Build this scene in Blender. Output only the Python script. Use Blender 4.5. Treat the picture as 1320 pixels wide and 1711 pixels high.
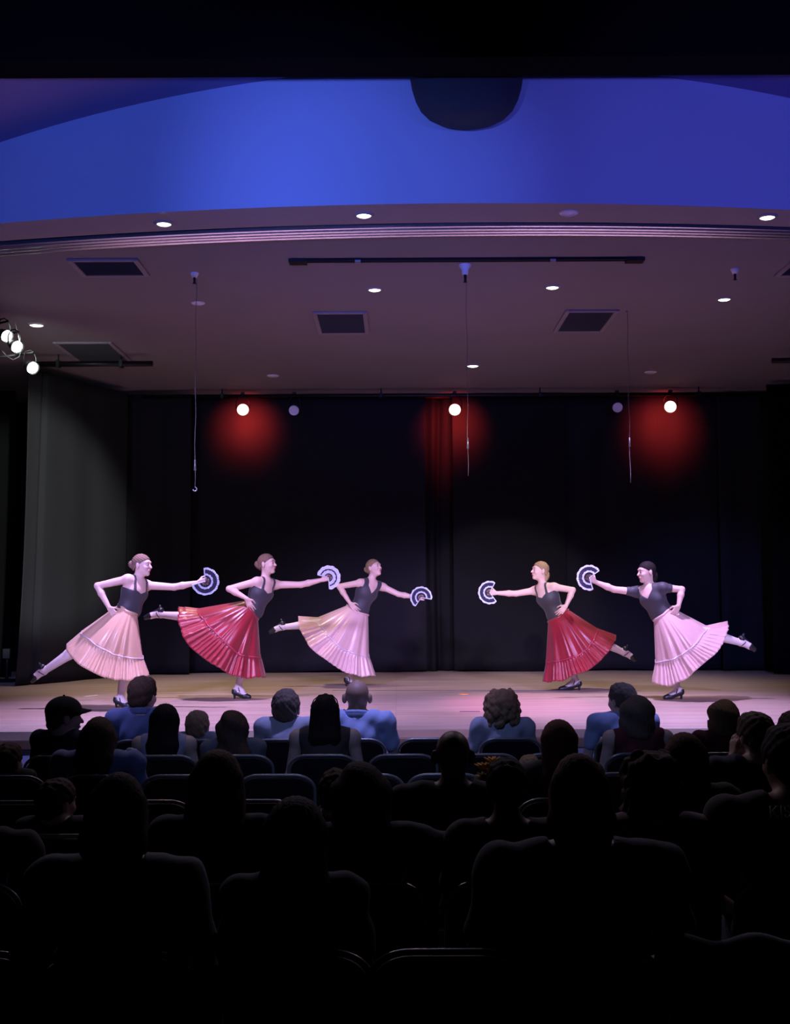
import bpy, bmesh, math, random
import numpy as np
from mathutils import Vector, Matrix, noise
random.seed(7)
for o in list(bpy.data.objects): bpy.data.objects.remove(o)
sc = bpy.context.scene
COL = sc.collection
R = math.radians
# ------------------------------------------------------------------ camera
FPX = 2030.0; CX, CY = 660.0, 855.5
CAMZ = 1.88
PITCH = math.atan((1000-CY)/FPX); ROLL = R(0.28)
cam_d = bpy.data.cameras.new('camera'); cam = bpy.data.objects.new('camera', cam_d); COL.objects.link(cam)
cam_d.sensor_fit = 'HORIZONTAL'; cam_d.sensor_width = 36.0; cam_d.lens = FPX*36.0/1320.0
cam_d.clip_start = 0.05; cam_d.clip_end = 100
CM = Matrix.Rotation(math.pi/2+PITCH, 3, 'X') @ Matrix.Rotation(-ROLL, 3, 'Z')
cam.matrix_world = Matrix.Translation((0, 0, CAMZ)) @ CM.to_4x4()
sc.camera = cam
def ray(px, py): return CM @ Vector(((px-CX)/FPX, -(py-CY)/FPX, -1.0))
def atY(px, py, Y):
    d = ray(px, py); t = Y/d.y; return Vector((d.x*t, Y, CAMZ+d.z*t))
def atZ(px, py, z):
    d = ray(px, py); t = (z-CAMZ)/d.z; return Vector((d.x*t, d.y*t, z))
sc.view_settings.view_transform = 'Standard'; sc.view_settings.look = 'None'
sc.view_settings.exposure = 0.0; sc.view_settings.gamma = 1.0; sc.view_settings.use_curve_mapping = False
w = bpy.data.worlds.new('world'); sc.world = w; w.use_nodes = True
w.node_tree.nodes['Background'].inputs[0].default_value = (0.5, 0.45, 0.8, 1)
w.node_tree.nodes['Background'].inputs[1].default_value = 0.0015
# ------------------------------------------------------------------ lights of the hall (rig over the audience, stage wash)
SZ = 0.80          # stage floor height
CZ = 4.94          # stage ceiling height
def spot(name, loc, tgt, col, power, deg, blend=0.6, rad=0.08):
    l = bpy.data.lights.new(name, 'SPOT'); l.color = col; l.energy = power
    l.spot_size = R(deg); l.spot_blend = blend; l.shadow_soft_size = rad
    o = bpy.data.objects.new(name, l); COL.objects.link(o); o.location = loc
    o.rotation_euler = (Vector(tgt)-Vector(loc)).to_track_quat('-Z', 'Y').to_euler()
    return o
def point(name, loc, col, power, rad=0.05):
    l = bpy.data.lights.new(name, 'POINT'); l.color = col; l.energy = power; l.shadow_soft_size = rad
    o = bpy.data.objects.new(name, l); COL.objects.link(o); o.location = loc
    return o
# violet and pink front wash from the rig above the audience
spot('front_wash_left', (-3.4, 4.4, 4.9), (-1.3, 12.8, 1.35), (0.50, 0.42, 1.0), 3900, 30, 0.5, 0.35)
spot('front_wash_middle', (0.4, 4.4, 4.9), (0.4, 12.6, 1.3), (0.72, 0.46, 1.0), 2200, 29, 0.6, 0.35)
spot('front_wash_right', (4.0, 4.4, 4.9), (2.2, 13.0, 1.35), (0.52, 0.43, 1.0), 3600, 30, 0.5, 0.35)
# warm stage wash from the ceiling bar, pointing straight down
spot('warm_top_left', (-2.4, 14.6, 4.75), (-2.4, 15.2, 0.8), (1.0, 0.78, 0.60), 420, 84, 0.9)
spot('warm_top_right', (2.4, 14.6, 4.75), (2.4, 15.2, 0.8), (1.0, 0.80, 0.66), 330, 84, 0.9)
spot('cool_top_front_left', (-2.2, 12.2, 4.8), (-2.2, 11.9, 0.8), (0.66, 0.46, 1.0), 1150, 74, 0.9)
spot('cool_top_front_right', (2.4, 12.2, 4.8), (2.4, 11.9, 0.8), (0.66, 0.46, 1.0), 1150, 74, 0.9)
spot('pool_on_backdrop', (0.9, 5.0, 4.7), (1.62, 18.0, 1.55), (1.0, 0.94, 0.84), 1500, 13.5, 0.35)
spot('pool_on_left_drape', (-0.5, 6.0, 4.8), (-4.75, 15.4, 3.0), (0.92, 0.98, 0.97), 5500, 18, 0.5)
spot('blue_on_backdrop_right', (3.6, 5.5, 4.8), (4.5, 18.0, 1.4), (0.16, 0.24, 1.0), 2200, 17, 0.9)
spot('blue_on_left_drape', (-1.6, 5.5, 4.8), (-4.4, 15.4, 1.3), (0.14, 0.16, 1.0), 1100, 15, 0.9)
spot('blue_on_backdrop_left', (-2.0, 5.5, 4.8), (-3.2, 17.6, 1.2), (0.12, 0.14, 1.0), 1300, 12, 0.9)
spot('red_pool_middle', (1.0, 17.0, 4.5), (1.35, 12.7, 0.8), (1.0, 0.10, 0.30), 420, 22, 0.9)
spot('red_pool_left', (-2.1, 17.0, 4.5), (-1.7, 13.0, 0.8), (1.0, 0.22, 0.06), 60, 14, 0.9)
spot('red_pool_right', (3.9, 17.0, 4.5), (3.3, 13.0, 0.8), (1.0, 0.22, 0.06), 60, 14, 0.9)
# blue wash on the wall above the stage
spot('blue_wall_left', (-2.6, 3.0, 3.35), (-1.9, 9.5, 5.10), (0.09, 0.17, 1.0), 760, 44, 0.9)
spot('blue_wall_middle', (-0.6, 3.0, 3.35), (-0.3, 9.4, 5.0), (0.11, 0.18, 1.0), 900, 30, 0.95)
spot('blue_wall_right', (2.8, 3.0, 3.35), (2.5, 9.5, 5.10), (0.12, 0.13, 1.0), 760, 44, 0.9)
# blue wash on the stage front and the first rows
spot('blue_front_rows', (-0.2, 3.2, 4.6), (0.0, 9.8, 0.70), (0.30, 0.42, 1.0), 190, 44, 0.8)
for hx in (-3.0, -0.3, 2.6):
    spot('blue_front_strip', (hx, 8.9, 4.75), (hx, 10.0, 0.3), (0.40, 0.38, 1.0), 520, 44, 0.8)
# white house lights in the soffit shining down on the audience
for hx, hy in ((274, 375), (608, 361), (1282, 364)):
    q = atZ(hx, hy, CZ-0.05)
    spot('soffit_light', q, (q.x*0.9, 4.5, 1.0), (1.0, 0.80, 0.95), 55, 96, 0.8, 0.04)

# ------------------------------------------------------------------ materials
def mat(name, col, rough=0.6, metal=0.0, emis=None, estr=0.0, sheen=0.0, bump=None, var=0.0, vscale=8.0, spec=0.5, stretch=(1,1,1)):
    m = bpy.data.materials.new(name); m.use_nodes = True
    nt = m.node_tree; b = nt.nodes['Principled BSDF']
    b.inputs['Base Color'].default_value = (*col, 1); b.inputs['Roughness'].default_value = rough
    b.inputs['Metallic'].default_value = metal; b.inputs['Specular IOR Level'].default_value = spec
    if sheen: b.inputs['Sheen Weight'].default_value = sheen
    if emis: b.inputs['Emission Color'].default_value = (*emis, 1); b.inputs['Emission Strength'].default_value = estr
    if var or bump:
        tc = nt.nodes.new('ShaderNodeTexCoord'); mp = nt.nodes.new('ShaderNodeMapping'); mp.inputs['Scale'].default_value = stretch
        nz = nt.nodes.new('ShaderNodeTexNoise'); nz.inputs['Scale'].default_value = vscale; nz.inputs['Detail'].default_value = 4
        nt.links.new(tc.outputs['Object'], mp.inputs[0]); nt.links.new(mp.outputs[0], nz.inputs['Vector'])
        if var:
            r = nt.nodes.new('ShaderNodeMixRGB'); r.blend_type = 'MIX'
            r.inputs[1].default_value = (*[c*(1-var) for c in col], 1); r.inputs[2].default_value = (*[min(1, c*(1+var)) for c in col], 1)
            nt.links.new(nz.outputs[0], r.inputs[0]); nt.links.new(r.outputs[0], b.inputs['Base Color'])
        if bump:
            bp = nt.nodes.new('ShaderNodeBump'); bp.inputs['Strength'].default_value = bump; bp.inputs['Distance'].default_value = 0.01
            nt.links.new(nz.outputs[0], bp.inputs['Height']); nt.links.new(bp.outputs[0], b.inputs['Normal'])
    return m
def wood_mat():
    m = bpy.data.materials.new('stage boards'); m.use_nodes = True; nt = m.node_tree; b = nt.nodes['Principled BSDF']
    tc = nt.nodes.new('ShaderNodeTexCoord'); mp = nt.nodes.new('ShaderNodeMapping'); mp.inputs['Scale'].default_value = (0.35, 3.2, 1)
    nz = nt.nodes.new('ShaderNodeTexNoise'); nz.inputs['Scale'].default_value = 2.6; nz.inputs['Detail'].default_value = 5
    br = nt.nodes.new('ShaderNodeTexBrick'); br.inputs['Scale'].default_value = 1.0
    br.inputs['Brick Width'].default_value = 2.2; br.inputs['Row Height'].default_value = 0.085; br.inputs['Mortar Size'].default_value = 0.0022
    br.inputs['Color1'].default_value = (0.56, 0.44, 0.35, 1); br.inputs['Color2'].default_value = (0.47, 0.365, 0.29, 1); br.inputs['Mortar'].default_value = (0.24, 0.16, 0.11, 1)
    mx = nt.nodes.new('ShaderNodeMixRGB'); mx.blend_type = 'MULTIPLY'; mx.inputs[0].default_value = 0.7
    rp = nt.nodes.new('ShaderNodeValToRGB'); rp.color_ramp.elements[0].position = 0.3; rp.color_ramp.elements[0].color = (0.72, 0.70, 0.68, 1); rp.color_ramp.elements[1].position = 0.75; rp.color_ramp.elements[1].color = (1.15, 1.1, 1.08, 1)
    nt.links.new(tc.outputs['Object'], mp.inputs[0]); nt.links.new(mp.outputs[0], nz.inputs['Vector']); nt.links.new(tc.outputs['Object'], br.inputs['Vector'])
    nt.links.new(nz.outputs[0], rp.inputs[0]); nt.links.new(br.outputs[0], mx.inputs[1]); nt.links.new(rp.outputs[0], mx.inputs[2])
    nt.links.new(mx.outputs[0], b.inputs['Base Color']); b.inputs['Roughness'].default_value = 0.42
    return m
M = {}
M['wood'] = wood_mat()
M['nosing'] = mat('nosing wood', (0.20, 0.13, 0.09), 0.5, var=0.2, vscale=5, stretch=(0.3, 1, 1))
M['riser'] = mat('stage front paint', (0.55, 0.55, 0.85), 0.7)
M['carpet'] = mat('auditorium carpet', (0.012, 0.012, 0.016), 0.95, bump=0.5, vscale=120)
M['stageceil'] = mat('stage ceiling paint', (0.225, 0.19, 0.21), 0.85, var=0.05, vscale=1.5)
M['soffit'] = mat('soffit paint', (0.34, 0.28, 0.29), 0.85)
M['fascia'] = mat('pale wall plaster', (0.55, 0.58, 0.72), 0.9)
M['vault'] = mat('ceiling plaster', (0.30, 0.22, 0.40), 0.9)
M['black'] = mat('matt black paint', (0.004, 0.004, 0.004), 0.95, spec=0.05)
M['slot'] = mat('dark slot', (0.006, 0.004, 0.008), 0.9)
M['moulding'] = mat('pale moulding', (0.94, 0.88, 0.92), 0.22, 0.9)
M['drape'] = mat('black serge drape', (0.014, 0.013, 0.017), 0.9, sheen=0.0, spec=0.1, bump=0.3, vscale=60)
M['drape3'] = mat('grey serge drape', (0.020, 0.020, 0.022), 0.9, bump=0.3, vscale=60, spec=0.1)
M['drape2'] = mat('charcoal serge drape', (0.0095, 0.0092, 0.0105), 0.9, sheen=0.0, spec=0.1, bump=0.3, vscale=60)
M['blackmetal'] = mat('black metal', (0.012, 0.012, 0.013), 0.45, 0.6)
M['greymetal'] = mat('galvanised metal', (0.35, 0.35, 0.36), 0.4, 0.8)
M['ventdark'] = mat('vent louvre metal', (0.02, 0.018, 0.022), 0.7, 0.0)
M['ventframe'] = mat('vent frame paint', (0.27, 0.225, 0.25), 0.6)
M['lamp_on'] = mat('lit white lens', (0.9, 0.9, 0.9), 0.4, emis=(0.93, 1.0, 0.93), estr=7.0)
M['lamp_red'] = mat('lit red lens', (0.9, 0.3, 0.3), 0.4, emis=(1.0, 0.42, 0.38), estr=4.0)
M['lamp_off'] = mat('unlit lens', (0.72, 0.66, 0.85), 0.25)
M['white_pl'] = mat('white plastic', (0.75, 0.70, 0.76), 0.45)
M['rope'] = mat('thin cord', (0.16, 0.14, 0.13), 0.8)
M['skin'] = mat('skin', (0.72, 0.50, 0.42), 0.55, var=0.05)
M['skin_d'] = mat('skin tan', (0.42, 0.26, 0.19), 0.55, var=0.05)
M['skin_dd'] = mat('skin brown', (0.16, 0.09, 0.065), 0.5, var=0.05)
M['tights'] = mat('pale dance tights', (0.78, 0.68, 0.66), 0.6)
M['leotard'] = mat('black leotard', (0.040, 0.038, 0.050), 0.6, sheen=0.15)
M['lace'] = mat('black lace sleeve', (0.035, 0.03, 0.04), 0.7, bump=0.6, vscale=90)
M['shoe'] = mat('black leather dance shoe', (0.02, 0.02, 0.024), 0.35)
M['cream'] = mat('cream satin', (0.68, 0.42, 0.28), 0.30, sheen=0.25, bump=0.15, vscale=14, stretch=(1, 1, 0.25))
M['pinkcream'] = mat('pale pink satin', (0.68, 0.44, 0.42), 0.28, sheen=0.25, bump=0.15, vscale=14, stretch=(1, 1, 0.25))
M['red'] = mat('crimson satin', (0.30, 0.016, 0.030), 0.33, sheen=0.2, bump=0.15, vscale=14, stretch=(1, 1, 0.25))
M['redtrim'] = mat('crimson ribbon', (0.45, 0.05, 0.10), 0.25)
M['ribbon'] = mat('silvery ribbon', (0.78, 0.70, 0.82), 0.25, 0.2)
M['fanwhite'] = mat('white lace', (0.62, 0.66, 0.80), 0.7, var=0.35, vscale=60)
M['fandark'] = mat('navy fan cloth', (0.03, 0.03, 0.07), 0.6)
M['fanwood'] = mat('dark fan stick', (0.05, 0.035, 0.03), 0.5)
M['lips'] = mat('lipstick', (0.45, 0.05, 0.07), 0.4)
M['eye'] = mat('dark eye', (0.02, 0.015, 0.015), 0.2)
def hairm(n, c): M[n] = mat(n+' hair', c, 0.75, spec=0.2, bump=0.5, vscale=90, stretch=(1, 1, 0.15), var=0.25)
hairm('h_brown', (0.085, 0.050, 0.034)); hairm('h_dance', (0.20, 0.125, 0.085)); hairm('h_black', (0.016, 0.011, 0.011)); hairm('h_blonde', (0.34, 0.23, 0.12)); hairm('h_grey', (0.15, 0.115, 0.09))
hairm('h_auburn', (0.10, 0.028, 0.018)); hairm('h_light', (0.27, 0.18, 0.10))
def cloth(n, c): M[n] = mat(n, c, 0.85, sheen=0.1, bump=0.3, vscale=18)
cloth('c_blue', (0.40, 0.49, 0.80)); cloth('c_navy', (0.022, 0.028, 0.060)); cloth('c_black', (0.012, 0.012, 0.014)); cloth('c_lav', (0.50, 0.45, 0.62))
cloth('c_greyblue', (0.48, 0.50, 0.62)); cloth('c_maroon', (0.12, 0.02, 0.03)); cloth('c_mauve', (0.22, 0.17, 0.19)); cloth('c_brown', (0.07, 0.05, 0.05))
cloth('c_denim', (0.03, 0.04, 0.08)); cloth('c_midblue', (0.15, 0.20, 0.42)); cloth('c_grey', (0.14, 0.15, 0.18))
M['vinyl'] = mat('black vinyl', (0.010, 0.010, 0.012), 0.5, bump=0.2, vscale=60)
M['tube'] = mat('painted steel tube', (0.30, 0.29, 0.30), 0.35, 0.5)
M['shoe_a'] = mat('dark everyday shoe', (0.02, 0.018, 0.018), 0.5)
M['yellow'] = mat('yellow petals', (0.75, 0.42, 0.02), 0.6)
M['leaf'] = mat('bouquet leaf', (0.05, 0.12, 0.03), 0.6)
M['print'] = mat('white shirt print', (0.95, 0.95, 1.0), 0.7)
M['pod_shade'] = mat('dark shadow pod', (0.05, 0.055, 0.06), 0.8)  # shade tone for the pod that stands in for a wall shadow

# ------------------------------------------------------------------ object helpers
def link(name, me, m=None, parent=None, loc=None):
    o = bpy.data.objects.new(name, me); COL.objects.link(o)
    if m is not None and me is not None and not me.materials: me.materials.append(m)
    if parent: o.parent = parent
    if loc is not None: o.location = loc
    return o
def thing(name, label, cat, loc=(0,0,0), group=None, rz=0.0):
    o = bpy.data.objects.new(name, None); COL.objects.link(o); o.empty_display_size = 0.1
    o.location = loc; o.rotation_euler = (0, 0, rz); o['label'] = label; o['category'] = cat
    if group: o['group'] = group
    return o
def tag(o, label, cat, group=None):
    o['label'] = label; o['category'] = cat
    if group: o['group'] = group
    return o
def struct(o): o['kind'] = 'structure'; return o
def np_mesh(name, V, F, smooth=True):
    V = np.asarray(V, np.float32); F = np.asarray(F, np.int32); me = bpy.data.meshes.new(name)
    n = F.shape[1]
    me.vertices.add(len(V)); me.vertices.foreach_set('co', V.ravel())
    me.loops.add(F.size); me.loops.foreach_set('vertex_index', F.ravel())
    me.polygons.add(len(F)); me.polygons.foreach_set('loop_start', np.arange(0, F.size, n, dtype=np.int32))
    me.polygons.foreach_set('loop_total', np.full(len(F), n, np.int32))
    me.polygons.foreach_set('use_smooth', np.full(len(F), smooth))
    me.update(calc_edges=True); me.validate()
    return me
def bm_mesh(name, bm, smooth=False):
    bmesh.ops.recalc_face_normals(bm, faces=bm.faces)
    me = bpy.data.meshes.new(name); bm.to_mesh(me); bm.free()
    if smooth:
        for p in me.polygons: p.use_smooth = True
    return me
def add_box(bm, c, s, rot=None):
    r = bmesh.ops.create_cube(bm, size=1.0)
    mtx = Matrix.Translation(c) @ (rot.to_4x4() if rot else Matrix.Identity(4)) @ Matrix.Diagonal((*s, 1))
    bmesh.ops.transform(bm, matrix=mtx, verts=r['verts'])
def add_cyl(bm, a, b, ra, rb=None, seg=20, caps=True):
    a = Vector(a); b = Vector(b); rb = ra if rb is None else rb; d = b-a
    r = bmesh.ops.create_cone(bm, cap_ends=caps, segments=seg, radius1=ra, radius2=rb, depth=d.length)
    bmesh.ops.transform(bm, matrix=Matrix.Translation((a+b)/2) @ d.to_track_quat('Z', 'Y').to_matrix().to_4x4(), verts=r['verts'])
def add_sph(bm, c, r, s=(1,1,1), seg=16):
    q = bmesh.ops.create_uvsphere(bm, u_segments=seg, v_segments=seg//2, radius=r)
    bmesh.ops.transform(bm, matrix=Matrix.Translation(c) @ Matrix.Diagonal((*s, 1)), verts=q['verts'])
def add_tube(bm, pts, r, seg=10, closed=False):
    pts = [Vector(p) for p in pts]; rings = []; n = len(pts); up = None
    for i, p in enumerate(pts):
        t = (pts[(i+1) % n]-pts[i-1]) if closed else (pts[min(i+1, n-1)]-pts[max(i-1, 0)])
        t.normalize()
        if up is None: up = t.orthogonal().normalized()
        up = (up-t*up.dot(t)).normalized(); sd = t.cross(up)
        rr = r[i] if isinstance(r, (list, tuple)) else r
        rings.append([bm.verts.new(p+(up*math.cos(a)+sd*math.sin(a))*rr) for a in [2*math.pi*k/seg for k in range(seg)]])
    for i in range(n if closed else n-1):
        A, B = rings[i], rings[(i+1) % n]
        for k in range(seg): bm.faces.new((A[k], A[(k+1) % seg], B[(k+1) % seg], B[k]))
    if not closed: bm.faces.new(rings[0][::-1]); bm.faces.new(rings[-1])
def bevel(o, w=0.004, seg=2):
    md = o.modifiers.new('bevel', 'BEVEL'); md.width = w; md.segments = seg; md.limit_method = 'ANGLE'; return o
def box_obj(name, c, s, m, parent=None, bw=0.0):
    bm = bmesh.new(); add_box(bm, c, s); o = link(name, bm_mesh(name, bm), m, parent)
    if bw: bevel(o, bw)
    return o
def grid_obj(name, f, nu, nv, m, parent=None, smooth=True, thick=0.0):
    V = [f(i/nu, j/nv) for j in range(nv+1) for i in range(nu+1)]
    F = [(j*(nu+1)+i, j*(nu+1)+i+1, (j+1)*(nu+1)+i+1, (j+1)*(nu+1)+i) for j in range(nv) for i in range(nu)]
    o = link(name, np_mesh(name, [tuple(v) for v in V], F, smooth), m, parent)
    if thick:
        md = o.modifiers.new('thick', 'SOLIDIFY'); md.thickness = thick; md.offset = 0
    return o

# ------------------------------------------------------------------ the setting
XL, XR, YB = -7.6, 8.6, 18.6
def polyfit(pts, z):
    W = [atZ(x, y, z) for x, y in pts]
    return np.polyfit([p.x for p in W], [p.y for p in W], 2)
q_f = polyfit([(0,376),(135,363),(250,352.5),(330,348.5),(440,346),(660,344),(880,341.5),(1160,345),(1320,349)], CZ)
q_s = polyfit([(0,404),(150,392),(330,382),(660,375),(910,371),(1320,379)], CZ)
q_a = polyfit([(0,410),(150,398),(330,388),(660,380),(910,376),(1320,383)], CZ)
q_b = polyfit([(0,425),(150,413),(330,402),(660,393),(910,390),(1320,397)], CZ)
def curve(q, X): return float(np.polyval(q, X))
NX = 90
def Xu(u): return XL+(XR-XL)*u
box = box_obj
struct(box('floor', (0.5, 3.0, -0.05), (XR-XL, 14.2, 0.1), M['carpet']))
# stage
sf = struct(box('stage_floor', (0.5, (10.1+YB)/2, SZ-0.03), (XR-XL, YB-10.1, 0.06), M['wood']))
struct(box('trim_1', (0.5, 10.12, SZ-0.105), (XR-XL, 0.10, 0.09), M['nosing'], bw=0.01))
struct(box('stage_front', (0.5, 10.125, 0.345), (XR-XL, 0.08, 0.69), M['riser']))
struct(box('wall_left', (XL-0.05, 7.3, 3.2), (0.1, 22.8, 6.6), M['black']))
struct(box('wall_right', (XR+0.05, 7.3, 3.2), (0.1, 22.8, 6.6), M['black']))
struct(box('wall_back', (0.5, YB+0.05, 3.2), (XR-XL+0.2, 0.1, 6.6), M['black']))
struct(box('wall_rear', (0.5, -4.05, 3.2), (XR-XL+0.2, 0.1, 6.6), M['black']))
# stage ceiling, moulding, slot, soffit
def strip(name, qa, qb, za, zb, m, oa=0.0, ob=0.0, thick=0.0):
    return struct(grid_obj(name, lambda u, v: (Xu(u), (curve(qa, Xu(u))+oa)*(1-v)+(curve(qb, Xu(u))+ob)*v, za*(1-v)+zb*v), NX, 1, m, thick=thick))
struct(grid_obj('ceiling', lambda u, v: (Xu(u), curve(q_b, Xu(u))*(1-v)+YB*v, CZ), NX, 20, M['stageceil'], smooth=False))
def prof_sweep(name, prof, m):
    n = len(prof)-1
    def f(u, v):
        k = int(round(v*n)); t, z = prof[k]; X = Xu(u)
        return (X, curve(q_a, X)*(1-t)+curve(q_b, X)*t, CZ+z)
    return struct(grid_obj(name, f, NX, n, m, smooth=True))
pf = [(-0.04, 0.10), (-0.04, -0.01)]
for kb in range(3):
    for j in range(9): pf.append((0.0+0.33*kb+0.33*j/8, -0.008-0.026*math.sin(math.pi*j/8)))
pf.append((1.0, 0.02))
prof_sweep('trim_2', pf, M['moulding'])
strip('trim_3', q_s, q_a, CZ+0.10, CZ+0.10, M['slot'], -0.02, 0.02)
strip('trim_4', q_f, q_s, CZ, CZ, M['soffit'])
strip('trim_5', q_s, q_s, CZ, CZ+0.10, M['slot'])
# blue-washed wall above the stage and the vault over it
def onfas(x, y):
    Y = 9.7
    for _ in range(8): Y = curve(q_f, atY(x, y, Y).x)
    return atY(x, y, Y)
TP = [onfas(x, y) for x, y in [(0,237),(90,211),(180,185),(320,156),(425,137.5),(480,129),(1110,129),(1320,164)]]
qz = np.polyfit([p.x for p in TP], [p.z for p in TP], 2)
def ztop(X): return max(4.96, float(np.polyval(qz, X)))
struct(grid_obj('wall_front', lambda u, v: (Xu(u), curve(q_f, Xu(u)), CZ*(1-v)+ztop(Xu(u))*v), NX, 12, M['fascia']))
YBEAM = 8.5
struct(grid_obj('ceiling_vault', lambda u, v: (Xu(u), curve(q_f, Xu(u))*(1-v)+(YBEAM-0.25)*v, ztop(Xu(u))+0.02*v), NX, 8, M['vault']))
ZB = atY(660, 128, YBEAM-0.2).z
struct(box('ceiling_beam', (0.5, YBEAM-0.35, ZB+0.6), (XR-XL, 0.3, 1.2), M['black']))
struct(box('ceiling_hall', (0.5, 2.2, 6.45), (XR-XL, 12.9, 0.1), M['black']))

# ------------------------------------------------------------------ drapes
def drape(label, x0, x1, Y0, Y1, z0, z1, m, amp=0.05, freq=7.0, seed=0, flare=0.0, name='stage_curtain', group=None, gathers=()):
    rnd = random.Random(seed); ph = [rnd.uniform(0, 6.28) for _ in range(6)]
    L = math.hypot(x1-x0, Y1-Y0); n = max(40, int(L*45)); nx, ny = -(Y1-Y0)/L, (x1-x0)/L
    def f(u, v):
        s = u*L; z = z0+(z1-z0)*v
        a = amp*(0.55*math.sin(freq*s+ph[0]+0.5*math.sin(1.3*s+ph[1]))+0.3*math.sin(freq*2.3*s+ph[2])+0.25*math.sin(freq*0.37*s+ph[3]+0.35*v))
        for g, gw, ga in gathers:
            a += ga*math.exp(-((s-g+0.03*math.sin(3*v+g))/gw)**2)
        a *= (0.65+0.35*(1-v))
        fl = flare*(1-v)**3*(1-u)
        return (x0+(x1-x0)*u+nx*a-fl, Y0+(Y1-Y0)*u+ny*a, z+0.012*math.sin(4*s+ph[4])*(1-v))
    o = grid_obj(name, f, n, 26, m, thick=0.006)
    return tag(o, label, 'curtain', group)
def X_at(px, Y): return atY(px, 1000, Y).x
zc0, zc1 = SZ+0.02, CZ-0.07
drape('black curtain panel with bluish tint just right of the left drape', X_at(150,17.6), X_at(318,17.6), 17.6, 17.6, zc0, zc1, M['drape'], 0.05, 7, 1)
drape('wide black backdrop curtain behind the three left dancers', X_at(300,17.95), X_at(712,17.95), 17.95, 17.95, zc0, zc1, M['drape'], 0.035, 5, 2)
drape('narrow folded black curtain at the middle gap of the backdrop', X_at(695,18.15), X_at(780,18.15), 18.15, 18.15, zc0, zc1, M['drape2'], 0.11, 13, 3, gathers=((0.35,0.05,0.18),))
drape('lit greyish black curtain panel between the two groups of dancers', X_at(758,17.95), X_at(948,17.95), 17.95, 17.95, zc0, zc1, M['drape2'], 0.025, 6, 4)
drape('black curtain panel behind the two right dancers', X_at(938,18.05), X_at(1215,18.05), 18.05, 18.05, zc0, zc1, M['drape'], 0.04, 6, 5)
drape('bluish black curtain panel near the right edge of the stage', X_at(1205,17.85), X_at(1300,17.85), 17.85, 17.85, zc0, zc1, M['drape'], 0.05, 7, 6)
drape('black side drape at the far right edge of the stage', X_at(1290,17.0), X_at(1480,17.0), 17.0, 16.8, zc0, zc1, M['black'], 0.05, 7, 7)
pA = atZ(40, 1147, SZ); pB = atZ(208, 1130, SZ)
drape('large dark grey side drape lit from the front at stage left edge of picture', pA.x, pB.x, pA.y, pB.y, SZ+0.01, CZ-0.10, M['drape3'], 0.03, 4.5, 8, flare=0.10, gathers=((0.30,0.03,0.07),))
drape('black masking drape behind the lit side drape', -7.4, X_at(20,17.2), 17.3, 17.2, zc0, zc1, M['black'], 0.05, 6, 9)

# ------------------------------------------------------------------ ceiling fittings
def lathe(bm, prof, c, seg=28):
    rings = []
    for r, z in prof:
        rings.append([bm.verts.new((c[0]+r*math.cos(2*math.pi*k/seg), c[1]+r*math.sin(2*math.pi*k/seg), c[2]+z)) for k in range(seg)])
    for A, B in zip(rings[:-1], rings[1:]):
        for k in range(seg): bm.faces.new((A[k], A[(k+1) % seg], B[(k+1) % seg], B[k]))
    return rings
def downlight(px, py, on, label, group=None, r=0.085):
    p = atZ(px, py, CZ-0.012)
    t = thing('ceiling_light', label, 'ceiling light', (p.x, p.y, CZ), group)
    bm = bmesh.new(); lathe(bm, [(r+0.022, 0.0), (r+0.022, -0.006), (r, -0.016), (r-0.004, -0.006)], (0, 0, 0))
    link('trim_ring', bm_mesh('trim_ring', bm, True), M['white_pl'] if not on else M['soffit'], t)
    bm = bmesh.new(); rg = lathe(bm, [(r, -0.008), (r*0.7, -0.018), (r*0.3, -0.022), (0.002, -0.023)], (0, 0, 0)); bm.faces.new(rg[-1])
    link('lens', bm_mesh('lens', bm, True), M['lamp_on'] if on else M['lamp_off'], t)
    return t
downlight(274, 375, True, 'lit round ceiling light at left on the curved strip under the blue wall', r=0.06)
downlight(608, 361, True, 'lit round ceiling light at middle on the curved strip under the blue wall', r=0.06)
downlight(1282, 364, True, 'lit round ceiling light at right on the curved strip under the blue wall', r=0.06)
downlight(950, 358, False, 'unlit round ceiling light on the curved strip under the blue wall', r=0.055)
downlight(626, 485, True, 'lit round stage ceiling light just above the middle vent', r=0.062)
downlight(923, 481, True, 'lit round stage ceiling light above the right vent', r=0.062)
downlight(1210, 501, True, 'lit round stage ceiling light nearest the right edge', r=0.062)
downlight(790, 612, True, 'lit round stage ceiling light deep on stage above the middle red lamp', r=0.075)
downlight(61, 544, True, 'lit round stage ceiling light at left beside the spotlight cluster', r=0.075)
downlight(331, 508, False, 'unlit round ceiling light beside the left hanging cord', r=0.05)
downlight(456, 629, False, 'unlit round ceiling light above the left red lamp', r=0.062)
downlight(1087, 623, False, 'unlit round ceiling light above the right red lamp', r=0.062)
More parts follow.
